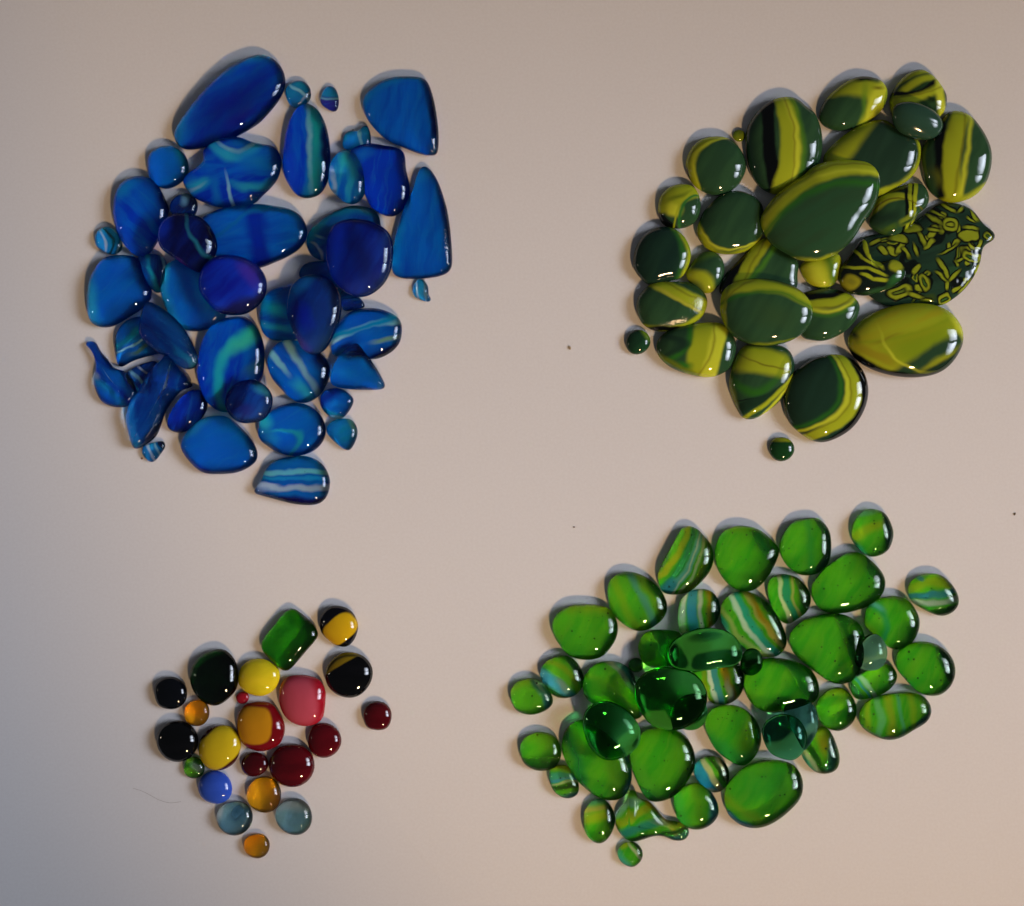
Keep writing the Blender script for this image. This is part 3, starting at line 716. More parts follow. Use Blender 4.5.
olive('big mostly yellow oval with a dark green lower right, at the right of the heap',
      "G6 88,270 100,220 160,150 250,100 370,70 480,68 580,95 640,150 670,220 660,290 610,370 540,420 430,440 310,430 200,395 120,340",
      [("G6 240,260 380,230 620,130", 3, '#8c9c18', 2), ("G6 300,310 440,290 600,200", 30, '#7c9414', 7, .6, .9), ("G6 230,262 300,235", 1.6, '#88801a', 1.2, .5), ("G6 400,390 560,290 680,230", 14, '#28442c', 3), ("G6 420,440 560,390 690,260", 12, '#1c3020', 2),
       ("G6 600,140 660,240", 7, Y2, 2, .5), ("G6 130,290 220,330 300,370", 8, '#96901a', 1.6, .55), ("G6 250,270 310,350 400,400", 2.4, Y2, 1, .55), ("G6 80,300 220,400 420,445", 8, B_, 1.2), ("G6 100,200 130,250", 4, '#1c2c14', 2, .5)], base=(Y, '#a8a01a', 25, .8))
olive('heart-like pebble, yellow above and streaked green below, with a pointed foot',
      "G5 145,470 170,360 220,280 300,270 410,280 460,320 475,380 460,460 400,560 340,610 270,650 210,640 170,560",
      [("G5 150,360 300,360 450,400", 26, Y, 2.5, .55), ("G5 170,470 260,520 350,470", 8, '#2c6818', 3, .6), ("G5 220,340 330,390 450,400", 1.3, OL, .8, .5), ("G5 430,280 470,380 430,470", 10, '#1c3c28', 2), ("G5 170,560 330,530 460,420", 1.6, B_, .8),
       ("G5 180,600 260,570 420,500", 9, '#1a3420', 1.6), ("G5 260,620 380,520 460,440", 4, Y, 1), ("G5 290,660 350,590 430,500", 3, Y2, 1), ("G5 150,500 180,620", 4, '#7c8420', 2)])
olive('big round pebble with a bent yellow chevron band and a black right side',
      "G5 420,540 450,440 540,360 650,325 740,335 810,390 845,480 835,580 780,680 700,740 610,768 530,740 450,670 425,600",
      [("G5 800,320 880,590 600,840", 40, B_, 1.5), ("G5 760,300 990,560 680,790", 14, '#22402a', 2.5), ("G5 680,310 750,570 520,745", 15, Y, 1.5), ("G5 655,320 718,555 490,705", 5, Y2, 1.6), ("G5 665,310 735,560 500,725", 1.3, OL, 1.3, 9, .75), ("G5 635,320 690,525 470,690", 4, MG, 2.5)],
      base=('#1e3a2a', '#1a3324', 60, .7))
olive('small round green bead with a yellow cap, loose below the bottom of the heap', circ(781.4, 449, 12.6), [("G5 360,750 460,750", 5, '#90981c', 1.2)], base=('#123c10', '#16401c', 40, .8), name='glass_bead')
# ---------------------------------------------------------------- clear green heap, lower right
GG = 'clear green streaked glass pebbles in the lower right heap'
yg, pl, dk = '#b0cc20', '#d0e0c4', '#1c6c14'  # dk and similar right-hand strokes paint shade into the glass colour
EM = ('#40b01c', '#80c820', 60, .5)


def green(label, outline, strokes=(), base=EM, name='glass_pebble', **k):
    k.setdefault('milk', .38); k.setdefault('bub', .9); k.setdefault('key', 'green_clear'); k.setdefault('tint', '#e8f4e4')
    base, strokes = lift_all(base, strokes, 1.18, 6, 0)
    k.setdefault('strand', ('#a0e040', .3))
    return stone(name, label, GG, 'gl', outline, base, strokes, **k)


green('plain bright green pebble, broad and rounded, at the upper left of the heap',
      "E1 262,620 285,575 340,535 420,525 500,530 560,555 592,620 590,680 560,740 510,790 430,805 350,785 300,730 270,680", [("E1 350,560 520,560", 8, yg, 5, 9, .5)])
green('oval with a pale blue left edge and slanting lime stripes, second from the upper left',
      "E1 540,470 550,410 590,372 650,360 720,380 790,430 835,500 840,560 810,610 750,650 690,660 620,625 560,560",
      [("E1 548,430 560,560 640,665", 7, '#a8e8e4', 1.8), ("E1 590,400 640,540 710,650", 7, '#84b818', 2.5), ("E1 650,370 690,440 760,600", 6, '#58a890', 2.5), ("E1 700,400 760,500 810,590", 5, '#7cb020', 3), ("E1 760,420 830,540", 7, dk, 3)])
green('leaning oval boldly striped lime, teal and white at the top of the heap',
      "E1 795,380 820,310 870,220 910,150 950,130 1000,150;E2 215,175 255,220 270,280 260,340 220,400 150,460 70,477 10,460",
      [("E2 150,140 90,290 10,390", 5, '#b0b41c', 1.5), ("E2 170,150 120,300 30,440", 5, '#2c9c50', 1.8), ("E2 200,160 150,310 50,460", 6, '#6cb8ac', 1.5), ("E2 190,190 150,310 80,440", 1.6, pl, .8), ("E2 30,450 80,400", 9, '#3c98a8', 2, .5),
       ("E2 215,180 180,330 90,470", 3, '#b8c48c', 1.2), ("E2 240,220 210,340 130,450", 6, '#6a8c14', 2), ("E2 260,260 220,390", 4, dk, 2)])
green('big rounded pebble with a blunt right corner, plain green, second along the top',
      "E2 275,250 300,180 350,140 430,130 510,155 570,210 600,245 585,310 540,390 480,450 410,460 350,430 300,370 278,310", [("E2 480,180 560,300", 10, '#1c7c28', 6), ("E2 330,160 450,150", 7, '#78b81c', 4)])
green('green oval with a dark right third, third along the top',
      "E2 598,240 620,170 670,110 740,90 800,95 850,150 862,230 850,310 810,360 750,380 690,370 630,320", [("E2 810,110 850,230 800,360", 11, '#166038', 3), ("E2 750,110 760,330", 6, '#3cac38', 4)])  # shade over the right third is painted into the glass colour
green('separate oval at the topmost corner, lime centre with teal foot',
      "E3 258,220 270,160 320,105 370,95 430,120 465,190 468,240 445,300 400,330 350,335 300,300 268,265",
      [("E3 270,140 380,110", 5, '#7cc890', 2), ("E3 290,230 400,180", 8, '#98b81c', 3), ("E3 270,260 330,320", 8, '#2ca07c', 2.5), ("E3 430,130 450,300", 9, '#1a5848', 3)])
green('oval at the far right with lime, blue and white level stripes',
      "E3 542,510 560,455 620,422 700,425 760,470 795,530 795,580 760,620 700,633 620,600 560,560",
      [("E3 560,450 640,430 760,450", 5, '#c0d4c0', 1.6), ("E3 550,500 640,480 760,490", 8, '#8cb418', 2), ("E3 545,525 640,530 780,510", 5, '#3a98a0', 1.5), ("E3 560,560 660,560 790,550", 4.5, '#c0c8b4', 1.5), ("E3 600,610 700,610 800,590", 9, '#205c10', 2), ("E3 590,440 620,465", 4, '#3c90a0', 1, .5)])
green("big plain green egg with a long gold glint, just below the topmost corner oval",
      "E3 55,520 70,460 130,390 210,330 280,310 340,340 410,410 430,470 410,530 350,580 250,615 150,620 90,590", [("E3 330,350 400,480", 8, '#2c8c30', 4)])
green('oval half hidden by dark glass, blue and white upright stripes',
      "E2 90,570 100,510 140,465 200,447 260,460 298,510 300,570 270,630 200,670 110,675 92,630",
      [("E2 150,460 125,570 130,670", 4, pl, 1.4), ("E2 180,460 165,570 170,670", 9, '#3c98b0', 1.6), ("E2 215,455 200,570 210,670", 3, pl, 1.2), ("E2 240,460 235,660", 4, '#a0901c', 2), ("E2 275,480 285,650", 7, '#1c6a4c', 2)])
green('large oval with broad slanting teal, white and gold stripes near the middle top',
      "E2 303,560 315,510 370,465 440,460 510,490 570,550 620,640 638,720 600,780 530,792 440,760 360,690 310,620",
      [("E2 370,470 440,600 570,770", 9, '#2ca890', 1.8), ("E2 365,490 430,620 520,740", 4, '#c8d8c8', 1.3), ("E2 425,465 520,620 620,740", 5, '#c0b450', 1.6), ("E2 460,500 540,640", 4, '#b08c10', 2, .6), ("E2 320,520 370,620 460,720", 4, '#b0c060', 1.8),
       ("E2 310,570 360,660 460,770", 5, '#3cb090', 2), ("E2 530,510 640,720", 10, dk, 3)])
green('small oval with an upright white and teal stripe, right of the gold striped one',
      "E2 540,430 570,385 620,372 690,390 740,440 760,500 740,560 690,600 640,625 590,590 550,510",
      [("E2 600,380 620,480 660,620", 4, '#d0d4a8', 1.2), ("E2 635,380 640,480 690,600", 6, '#2ca078', 1.5), ("E2 665,390 665,470 710,590", 2.5, '#c0b860', 1.2), ("E2 700,420 740,540", 8, '#3c6c20', 3)])
green('very large green pebble narrowing downward with a dark right shoulder',
      "E6 45,200 60,150 130,95 240,68 330,75 400,120 425,180 430,260 410,340 370,400 300,425 230,400 150,340 70,270", [("E6 310,80 370,240 400,340", 16, '#1a6410', 5), ("E6 345,145 395,170", 7, '#7cdc1c', 3, .4)])  # shoulder's shade is painted into the glass colour
green("round green pebble with a bluish streak at upper left, beside the far right striped oval",
      "E3 323,640 345,580 400,545 480,533 550,560 595,630 600,690 570,760 510,800 450,795 380,740 330,690",
      [("E3 350,580 400,600 440,690", 6, '#2ca058', 3), ("E3 360,570 420,610", 3, '#58a8a8', 1.5, .5), ("E3 330,660 400,740", 6, '#80b418', 3), ("E3 420,550 510,550", 6, '#88b81c', 3, .6)])
green('plain green rounded pebble at the right edge of the heap',
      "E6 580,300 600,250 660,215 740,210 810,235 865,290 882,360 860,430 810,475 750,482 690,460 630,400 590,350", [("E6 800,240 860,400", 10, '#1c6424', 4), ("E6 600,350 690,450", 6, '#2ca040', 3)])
green('long level pebble with upright lime stripes and a blue right end, at the lower right',
      "E6 395,590 410,540 470,490 560,470 660,465 730,490 762,550 740,610 670,655 600,695 530,703 450,670 405,630",
      [("E6 490,490 510,560 500,680", 6, '#68b470', 2), ("E6 450,500 455,650", 5, '#90b420', 2), ("E6 550,480 560,670", 6, '#98b01c', 2.5), ("E6 590,480 610,660", 3, '#4ca878', 1.8), ("E6 650,480 660,560", 6, '#8cb41c', 3), ("E6 600,690 720,620 760,540", 9, '#286888', 3), ("E6 720,480 770,560", 6, '#2a7070', 3)])
green('small green pebble with a slanting pale stripe under the clear bead',
      "E6 355,430 370,390 430,355 500,320 560,330 590,380 570,430 520,470 450,495 390,500 360,470",
      [("E6 390,380 450,440 490,480", 3.5, '#a8d0b0', 1.2), ("E6 360,420 420,490", 5, '#3c9c48', 2), ("E6 385,400 440,460", 2, '#3ca0a0', 1)])
green("medium green pebble with a gold-lime top, just left of the long striped pebble",
      "E6 180,540 200,490 250,450 310,440 360,480 385,540 375,600 340,640 290,660 230,640 195,600", [("E6 230,470 310,460", 8, '#88bc1c', 4), ("E6 190,600 260,620", 8, '#5cb428', 4)])
green('large dark-centred green pebble with a bright crescent, right of the tiny ring bead',
      "P 743,680 748,667 762,659 780,658 797,662 812,671 819,686 816,700 800,708 780,712 765,712 752,704 745,692", [("P 790,665 812,695", 12, '#22801c', 5), ("P 778,708 795,698", 5, '#60dc18', 2, .5)])
green('striped pebble showing blue, white and gold below the dark clear oval',
      "E5 460,340 500,270 620,250 740,250 785,330 795,400 770,480 710,530 640,540 570,520 540,430",
      [("E5 590,300 620,420 650,530", 7, '#3c94a0', 1.3), ("E5 560,300 600,430 620,530", 3, pl, 1), ("E5 540,310 570,430", 4, '#a0bc1c', 1.6), ("E5 650,300 690,400 720,520", 7, '#a88c14', 2), ("E5 690,420 710,530", 5, '#b8b8a0', 2, .7), ("E5 740,290 780,450", 7, '#16381c', 3)])
green('round lime-green pebble peeping out left of the dark clear oval',
      "E5 115,180 130,120 180,70 260,60 350,70 390,90 400,200 380,290 200,300 140,260", [("E5 140,130 200,90", 8, '#7cc41c', 4), ("E5 230,80 330,250", 12, '#2c8c1c', 5)])
green('tiny dull green bead showing beside the biggest dark clear disc', circ(636, 665, 7.5), base=('#2c6c2c', '#3c8c3c', 0, .8), name='glass_bead')
green('broad pebble with a white-blue upper edge, left of the biggest dark clear disc',
      "E4 415,280 430,220 480,170 550,155 620,170 670,220 700,300 725,390 710,440 660,450 600,430 500,390 435,345",
      [("E4 530,160 640,225 700,330", 7, '#50b4b0', 2.5), ("E4 560,185 645,270 695,360", 4, '#c8e0b8', 1.8), ("E4 480,250 600,330 680,420", 6, '#6cb420', 3), ("E4 420,320 520,380", 7, '#2c9c40', 3), ("E4 640,180 720,380", 6, '#184c38', 2.5)])
green('small oval with a light blue lower left, outermost but one on the left side',
      "E4 200,220 220,170 270,135 330,128 380,155 415,210 420,270 390,320 340,342 280,335 230,290",
      [("E4 205,215 260,255 340,310", 10, '#50b0d0', 2.4), ("E4 230,170 310,190 380,270", 5, '#8cb018', 2), ("E4 230,280 350,340", 6, '#3c8c20', 2), ("E4 290,250 340,290", 5, '#b0c8b8', 2, .5), ("E4 350,150 410,260", 6, '#20542c', 2.5)])
green('small rounded pebble at the far left, lime with a teal right side',
      "E4 50,330 65,280 110,248 170,243 220,270 262,330 265,370 230,405 160,427 90,410 60,370", [("E4 70,300 130,270", 9, '#84b81c', 4), ("E4 170,250 210,320 240,390", 7, '#3c8c84', 2.5), ("E4 170,250 200,300", 2, '#a0c8b0', 1, .6)])
green('small plain green round pebble with a dark lower half, left edge of the heap',
      "E4 100,590 120,545 180,515 240,518 290,550 308,610 300,660 260,700 190,708 130,680 105,640", [("E4 130,540 250,560", 12, '#68b41c', 5), ("E4 120,670 290,670", 12, '#1c6c10', 5)])  # lit top and shaded lower half are painted as colour
green('little egg with yellow, blue and white bands at the lower left',
      "E4 243,740 260,695 300,678 350,690 390,750 398,810 370,842 320,845 270,810",
      [("E4 260,700 360,700", 7, '#98b01c', 2), ("E4 245,735 370,740", 4, '#3ca080', 1.2), ("E4 250,755 380,755", 3, '#4898b0', 1.2), ("E4 255,775 390,765", 2.2, '#d0c890', .8), ("E4 270,790 390,785", 4, '#2c6414', 1.4), ("E4 290,835 390,830", 5, '#5c98a0', 2)])
green('long leaning green pebble with a blue lower right edge beneath a dark clear disc',
      "E4 312,560 330,500 380,460 410,450 500,480 620,600 660,690 660,770 620,840 560,858 490,840 400,770 340,680 315,620",
      [("E4 640,640 665,740 580,870", 12, '#489cc4', 3.5), ("E4 550,700 580,800", 9, '#68b020', 5), ("E4 350,500 420,720", 8, '#2ca03c', 4)])
green('large plain green pebble, flat-topped, with a slanting paler band, lower middle',
      "E4 650,620 680,550 740,500 800,488 880,500 940,540 980,620 975,700 930,780 870,840 790,865 740,850 700,790 665,700",
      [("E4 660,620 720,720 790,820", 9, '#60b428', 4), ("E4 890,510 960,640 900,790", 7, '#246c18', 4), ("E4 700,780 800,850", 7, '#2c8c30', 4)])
green('bubbly green pebble, longer than wide, just right of the large flat-topped one',
      "E8 232,250 240,180 290,135 350,125 420,140 480,190 515,260 515,330 480,400 420,440 350,410 280,350", [("E8 250,300 380,380", 14, '#38ac38', 6), ("E8 470,200 510,330", 6, '#1c6c18', 3)])
green('small oval with olive and white stripes lying under the stacked clear discs',
      "E8 725,385 750,320 800,255 830,235 870,260 900,320 920,400 900,460 840,480 780,460",
      [("E8 730,380 800,470", 6, '#4cb490', 2), ("E8 750,365 830,470", 4, '#c0bc88', 1.4), ("E8 775,350 850,470", 5, '#1c5c0c', 1.5), ("E8 830,290 850,380", 9, '#a0a018', 4, .6), ("E8 880,340 870,470", 7, '#2c7468', 3)])
green("very large green pebble with a blue lower left edge, at the heap's bottom right",
      "E8 328,610 340,540 390,480 460,430 550,408 640,415 700,450 732,520 720,600 660,670 580,730 500,757 420,745 350,690",
      [("E8 320,670 400,725 500,770", 13, '#3c9cc4', 2), ("E8 340,590 430,660 560,740", 7, '#7cac1c', 4), ("E8 430,560 640,520", 26, '#38a830', 8, .6, .7), ("E8 660,440 720,600", 6, '#2c7420', 3)])
green('small bead with a sky blue left and white and green slanting stripes',
      "E8 172,460 190,415 240,388 300,395 345,440 355,500 330,555 280,577 220,545 180,500",
      [("E8 185,450 240,520", 15, '#2898c0', 2.5), ("E8 225,395 270,500 310,560", 4.5, '#d4c898', 1.2), ("E8 250,390 320,500", 4, '#2c7010', 1.2), ("E8 285,395 330,490", 3.5, '#c8c0a0', 1.2), ("E8 320,430 345,520", 4, '#2c4c28', 1.5), ("E8 230,560 320,570", 5, '#a8a090', 2)], bub=0, name='glass_bead')
green('rounded green pebble with a blue right side at the bottom, beside the twig-like scrap',
      "E8 67,630 85,570 140,535 210,530 260,570 295,630 298,690 260,740 200,765 140,755 90,710",
      [("E8 170,540 200,640 210,760", 8, '#68b01c', 4), ("E8 250,550 285,650 250,750", 12, '#4090b4', 3), ("E8 90,600 120,700", 9, '#40b438', 4)])
green('upright oval with a pale top and lime band, left of the twig-like scrap',
      "E7 245,560 260,495 310,450 360,448 405,490 425,560 410,630 370,685 320,697 270,660 248,610",
      [("E7 280,480 370,450", 8, '#64b48c', 3), ("E7 260,520 370,500", 4, '#b0a850', 2), ("E7 250,570 370,540", 9, '#98b41c', 3), ("E7 390,490 415,620", 7, '#245c30', 3)])
green("twig-like lime and blue scrap with a nub above and a long arm right",
      "E7 428,590 440,520 490,460 500,410 520,390 545,400 560,445 620,460 680,530 720,570 770,575 830,600 848,640 820,680 760,685 700,660 640,660 560,685 500,685 450,640",
      [("E7 440,540 520,480 580,450", 7, '#80b8a0', 2), ("E7 450,590 560,530 630,490", 7, '#98b01c', 2), ("E7 460,640 560,610 680,560", 8, '#2c8c80', 2.5), ("E7 600,470 690,560", 4, '#c8a430', 2), ("E7 640,570 720,600", 4, '#a8c0a8', 2, .5), ("E7 720,600 820,600", 5, '#90a830', 2, .6), ("E7 760,670 840,650", 7, '#2c7c80', 2.5), ("E7 500,680 660,650", 4, '#2c5c18', 2)],
      name='glass_scrap', spine="E7 500,580 600,600 700,622 800,635", hf=1.2)
green('little round bead at the very bottom of the heap with a white hooked stripe',
      "E7 437,755 455,710 500,688 545,695 578,735 580,780 550,820 510,832 460,805",
      [("E7 460,730 500,700", 5, '#b0c01c', 2, .6), ("E7 500,705 530,750 575,780", 2.2, '#c8d0a0', .9), ("E7 445,760 500,820", 6, '#4cb0a0', 2.5), ("E7 520,700 560,740", 4, '#2c5c20', 1.5, .6)], name='glass_bead')


def clear(label, outline, key, tint, vol, lift, tilt=(0, 0), name='glass_pebble', **k):
    return stone(name, label, GG, 'cl', outline, EM, (), key=key, tint=tint, vol=vol, lift=lift, tilt=tilt, **k)


clear('dark clear green oval lying across the blue and white striped pebbles',
      "E5 305,220 330,150 400,95 500,60 600,55 690,80 750,130 780,200 770,260 720,295 620,310 500,328 400,320 330,290", 'dark_clear_green', '#90e0a0', ('#209030', 40), 17, (-5, 2))
clear('dark clear disc showing under the right side of the biggest dark one', circ(688.8, 712, 18.5, seed=4), 'dark_clear_green', '#90e0a0', None, 5)
clear('biggest dark clear green disc, stacked in the middle of the heap',
      "E5 95,450 110,380 170,330 270,300 380,310 480,350 540,430 555,510 530,590 470,660 380,700 280,700 190,660 130,580 100,510", 'deep_clear_green', '#a0e8a0', ('#20a030', 80), 17, (2, 3))
clear('dark clear green disc with a pale right side, on the long leaning pebble',
      "E4 415,460 430,400 480,365 540,357 610,385 670,440 705,500 700,570 660,620 590,650 520,650 460,600 430,540", 'dark_clear_green', '#90e0a0', None, 16, (3, 5))
clear('tiny ring-like dark green bead at the right end of the dark clear oval',
      "E5 770,270 790,210 840,180 890,200 915,260 900,320 850,355 800,345 775,310", 'bead_clear_green', '#80c080', ('#309040', 80), 12, name='glass_bead')
clear('clear teal-tinted pebble standing behind the small dark clear disc',
      "E8 635,170 660,110 720,92 780,120 808,190 800,270 760,340 730,360 690,300", 'clear_teal', '#a0d0c4', ('#60c0a8', 60), 9, (0, -3))
clear('small dark clear disc with a turquoise rim, in front of the teal-tinted pebble',
      "E8 525,280 540,220 600,180 670,180 720,210 750,280 740,350 690,405 620,400 560,365", 'clear_turquoise', '#98e0c8', ('#28a078', 140), 14, (0, -2))
clear('clear colourless bead with a bluish gleam beside the very large dark-shouldered pebble',
      "E6 370,290 390,230 430,180 480,168 525,210 540,270 520,330 470,355 420,350 385,330", 'clear_pale', '#b8dcc0', ('#60a070', 60), 10, (3, 4))
# ---------------------------------------------------------------- mixed beads, lower left
GJ = 'glass beads of mixed colours in the lower left heap'


def jewel(label, kind, outline, base, strokes=(), name='glass_bead', cat='glass bead', **k):
    return stone(name, label, GJ, kind, outline, base, strokes, cat=cat, **k)


BK = ('#040405', '#070709', 0, 1)
jewel('small black bead at the left, smaller of the two all-black beads', 'op',
      "J1 155,650 170,600 220,565 290,563 345,600 370,650 360,720 310,765 240,770 180,740", ('#05070c', '#06080e', 0, 1))
jewel('large near-black bottle green bead with a green left edge', 'gl',
      "J1 388,580 400,500 450,430 530,390 600,382 650,415 690,480 700,560 690,640 630,710 555,750 480,725 420,670",
      ('#021004', '#031806', 60, .8), [("J1 395,560 440,470 600,400", 8, '#0c5a10', 4)], milk=.5, key='j_clear')
jewel('clean lemon yellow bead between the dark green bead and the pink-red one', 'op',
      "J1 700,570 720,500 770,455 840,443 900,460 960,510 970,570 940,640 880,680 820,685 750,660 710,620", ('#d8c41c', '#e0c820', 0, 1), sss=.35)
jewel('green glass lozenge with rounded corners at the top of the mixed beads', 'gl',
      "J2 72,350 90,310 200,170 260,122 300,128 400,210 438,270 435,310 360,400 270,505 230,525 190,505 120,440 80,390",
      ('#1f8808', '#2c9c0c', 50, .6), milk=.2, key='j_clear', name='glass_lozenge', p=2.7, hf=.85)
jewel('black bead with a broad yellow band across it, at the top right', 'op',
      "J2 452,230 460,160 510,110 580,102 650,130 690,190 700,250 670,330 620,368 550,355 490,310 460,270", ('#05060c', '#080a18', 0, 1),
      [("J2 520,300 660,190", 25, '#c8a010', 1, .62)], warp=.6)
jewel('large black bead with a dull yellow upper left edge', 'op',
      "J2 485,560 495,500 540,440 600,405 680,405 750,440 790,500 793,560 770,620 720,675 650,698 570,680 510,630", BK,
      [("J2 470,460 630,370", 24, '#8c7410', 1), ("J2 470,590 560,450 720,420", 2.5, '#4c4010', 1)], warp=.5)
jewel('small clear orange bead between the two black beads and the dark green one', 'gl', circ(197, 713, 13, seed=2), ('#f89c08', '#ffb010', 0, 1), milk=.25, key='j_clear')
jewel('tiny red bead below the lemon yellow bead', 'op', circ(242.5, 697.7, 6.5), ('#8c1020', '#981424', 0, 1))
jewel('large pinkish red bead with a brighter red rim', 'op',
      "J2 185,690 200,610 240,560 320,548 400,560 460,590 490,660 485,760 470,830 420,870 340,880 260,850 205,780", ('#981020', '#a01424', 0, 1),
      [("J2 310,600 340,830", 36, '#b84858', 4, .66)], warp=.8)
jewel('amber bead wrapped in a red glass rim, in the middle of the mixed beads', 'op',
      "J3 690,200 710,130 760,88 840,73 920,90;J4 480,-40 510,20 508,90 470,155 380,188 290,168 240,110", ('#6c0810', '#780c14', 0, 1),
      [("J3 810,120 820,320", 34, '#c08410', 1.5, .6)], warp=.8)
jewel('dark red bead lying apart at the far right', 'op',
      "J2 730,810 745,760 790,725 850,722 900,755 918,810 905,870 870,903 800,905 750,880", ('#48030b', '#50050e', 0, 1))
jewel('dark red bead just below the pinkish red bead', 'op', circ(324.2, 740.2, 17.6, 17.2, seed=1), ('#50050e', '#580610', 0, 1))
jewel('biggest dark red bead, between the smallest dark red one and the one below the pink', 'op', circ(291.9, 765.2, 22.6, 22, seed=1, wob=.015), ('#48040c', '#580610', 0, 1))
jewel('smallest dark red bead, under the amber bead with the red rim', 'op', circ(254.6, 764.2, 13.6, 12.6), ('#40030a', '#46040c', 0, 1))
jewel('larger all-black bead, below the small clear orange bead', 'op', circ(177.4, 741, 21, 20.7, wob=.015), BK)
jewel('yellow bead with a thin maroon edge', 'op',
      "J3 445,380 460,310 510,250 580,225 660,240 710,300 718,370 690,450 640,500 570,520 500,500 455,440", ('#38040c', '#40060e', 0, 1),
      [("J3 500,440 660,300", 35, '#ccb018', 1.2, .68)], warp=.5)
jewel('tiny clear green bead touching the larger black bead', 'gl', circ(194.1, 767.7, 10.8), ('#2c8c10', '#78c020', 40, 1),
      [("J3 360,450 400,450", 6, '#a0e040', 2, .6), ("J3 400,480 440,520", 5, '#c0d0c0', 2, .5, .7)], milk=.35, key='j_clear')
jewel('opaque cornflower blue bead', 'op', circ(215.3, 787.3, 17, 16.8), ('#3054c0', '#3458c4', 0, 1))
jewel('larger clear orange bead below the dark red beads', 'gl', circ(264.2, 794.5, 17.9, seed=4), ('#f8a00a', '#f8b414', 60, 1), milk=.25, key='j_clear')
jewel('clear grey-blue bead with a white swirl under the cornflower blue bead', 'gl', circ(234.8, 818, 17.8, 17.8, seed=4), ('#6ea0b0', '#8cb4bc', 50, .8),
      [("J4 120,600 150,520 250,470", 5, '#c4ccc8', 2.5), ("J4 210,540 240,580", 12, '#2c6c94', 6, .5), ("J4 240,690 300,670", 4, '#a8942c', 2)], milk=.4, key='j_clear')
jewel('clear grey-blue bead standing at the right of the larger orange bead', 'gl', circ(294, 816.5, 18.4, seed=6), ('#6a9cac', '#7cacb4', 50, .8),
      [("J4 470,530 640,520", 8, '#a4b4b4', 4)], milk=.4, key='j_clear')
jewel('small amber bead at the very bottom of the mixed beads', 'gl', circ(256.8, 845.7, 12.9, seed=6), ('#f09408', '#fcac10', 60, 1), milk=.25, key='j_clear')
# ---------------------------------------------------------------- specks on the card
def plain_mat(name, c):
    m = new_mat(name); N, Lk = m.node_tree.nodes, m.node_tree.links
    out = N.new('ShaderNodeOutputMaterial'); b = N.new('ShaderNodeBsdfPrincipled')
    b.inputs['Base Color'].default_value = hexc(c); b.inputs['Roughness'].default_value = .8
    nz = N.new('ShaderNodeTexNoise'); nz.inputs['Scale'].default_value = 3000
    bp = N.new('ShaderNodeBump'); bp.inputs['Strength'].default_value = .5; bp.inputs['Distance'].default_value = .0002
    Lk.new(nz.outputs['Fac'], bp.inputs['Height']); Lk.new(bp.outputs[0], b.inputs['Normal'])
    Lk.new(b.outputs[0], out.inputs['Surface'])
    return m


def crumb(label, x, y, rx, ry, rot, c):
    import bmesh
    bm = bmesh.new(); bmesh.ops.create_icosphere(bm, subdivisions=2, radius=1)
    for v in bm.verts:
        f = 1 + .25 * noise.noise(v.co * 1.7 + Vector((x, y, 0)))
        v.co = Vector((v.co.x * rx * S * f, v.co.y * ry * S * f, (v.co.z * .5 + .5) * min(rx, ry) * S * f))
    me = bpy.data.meshes.new('crumb'); bm.to_mesh(me); bm.free(); me.materials.append(plain_mat('crumb', c))
    o = bpy.data.objects.new('crumb', me); o.location = ((x - 512) * S, (453 - y) * S, .00003); o.rotation_euler[2] = rot
    o['label'] = label; o['category'] = 'crumb'; o['group'] = 'crumbs lying on the white card'
    col_main.objects.link(o)


crumb('brown crumb alone on the card near the middle of the photo', 569.7, 347.8, 1.3, 2.3, .4, '#a89478')
crumb('dark crumb near the right edge of the card', 1014.5, 514, .9, 1.5, -.5, '#685848')
crumb('faint crumb above the clear green heap', 574, 527, 1.2, .7, 0, '#7a6a5c')
crumb('faint crumb near the left of the mixed beads', 353, 130, 1.1, .7, .3, '#84786a')
crumb('pale brown crumb near the striped bead under the horned scrap', 142, 458.5, 1.0, .9, .3, '#8a5c40')


def hair(name, label, P, rad, c):
    cu = bpy.data.curves.new(name, 'CURVE'); cu.dimensions = '3D'; cu.bevel_depth = rad; cu.bevel_resolution = 2
    sp = cu.splines.new('POLY')
    m = len(P); D_ = []
    for i in range(m - 1):
        p0, p1, p2, p3 = P[max(0, i - 1)], P[i], P[i + 1], P[min(m - 1, i + 2)]
        for k in range(8):
            t = k / 8
            D_.append(tuple(.5 * (2 * p1[j] + (p2[j] - p0[j]) * t + (2 * p0[j] - 5 * p1[j] + 4 * p2[j] - p3[j]) * t * t + (3 * p1[j] - p0[j] - 3 * p2[j] + p3[j]) * t ** 3) for j in (0, 1)))
    D_.append(P[-1])
    sp.points.add(len(D_) - 1)
    for i, (x, y) in enumerate(D_):
        sp.points[i].co = ((x - 512) * S, (453 - y) * S, rad * 1.05, 1)
    tmp = bpy.data.objects.new('tmp', cu)
    me = bpy.data.meshes.new_from_object(tmp); me.name = name
    bpy.data.objects.remove(tmp)
    me.materials.clear(); me.materials.append(plain_mat('fibre', c))
    o = bpy.data.objects.new(name, me); o['label'] = label; o['category'] = 'hair'
    col_main.objects.link(o)


hair('hair_strand', 'fine curved grey hair on the card below the larger black bead', pts("J3 20,635 80,655 130,680 190,712 260,730 330,722"), .00006, '#a89c94')
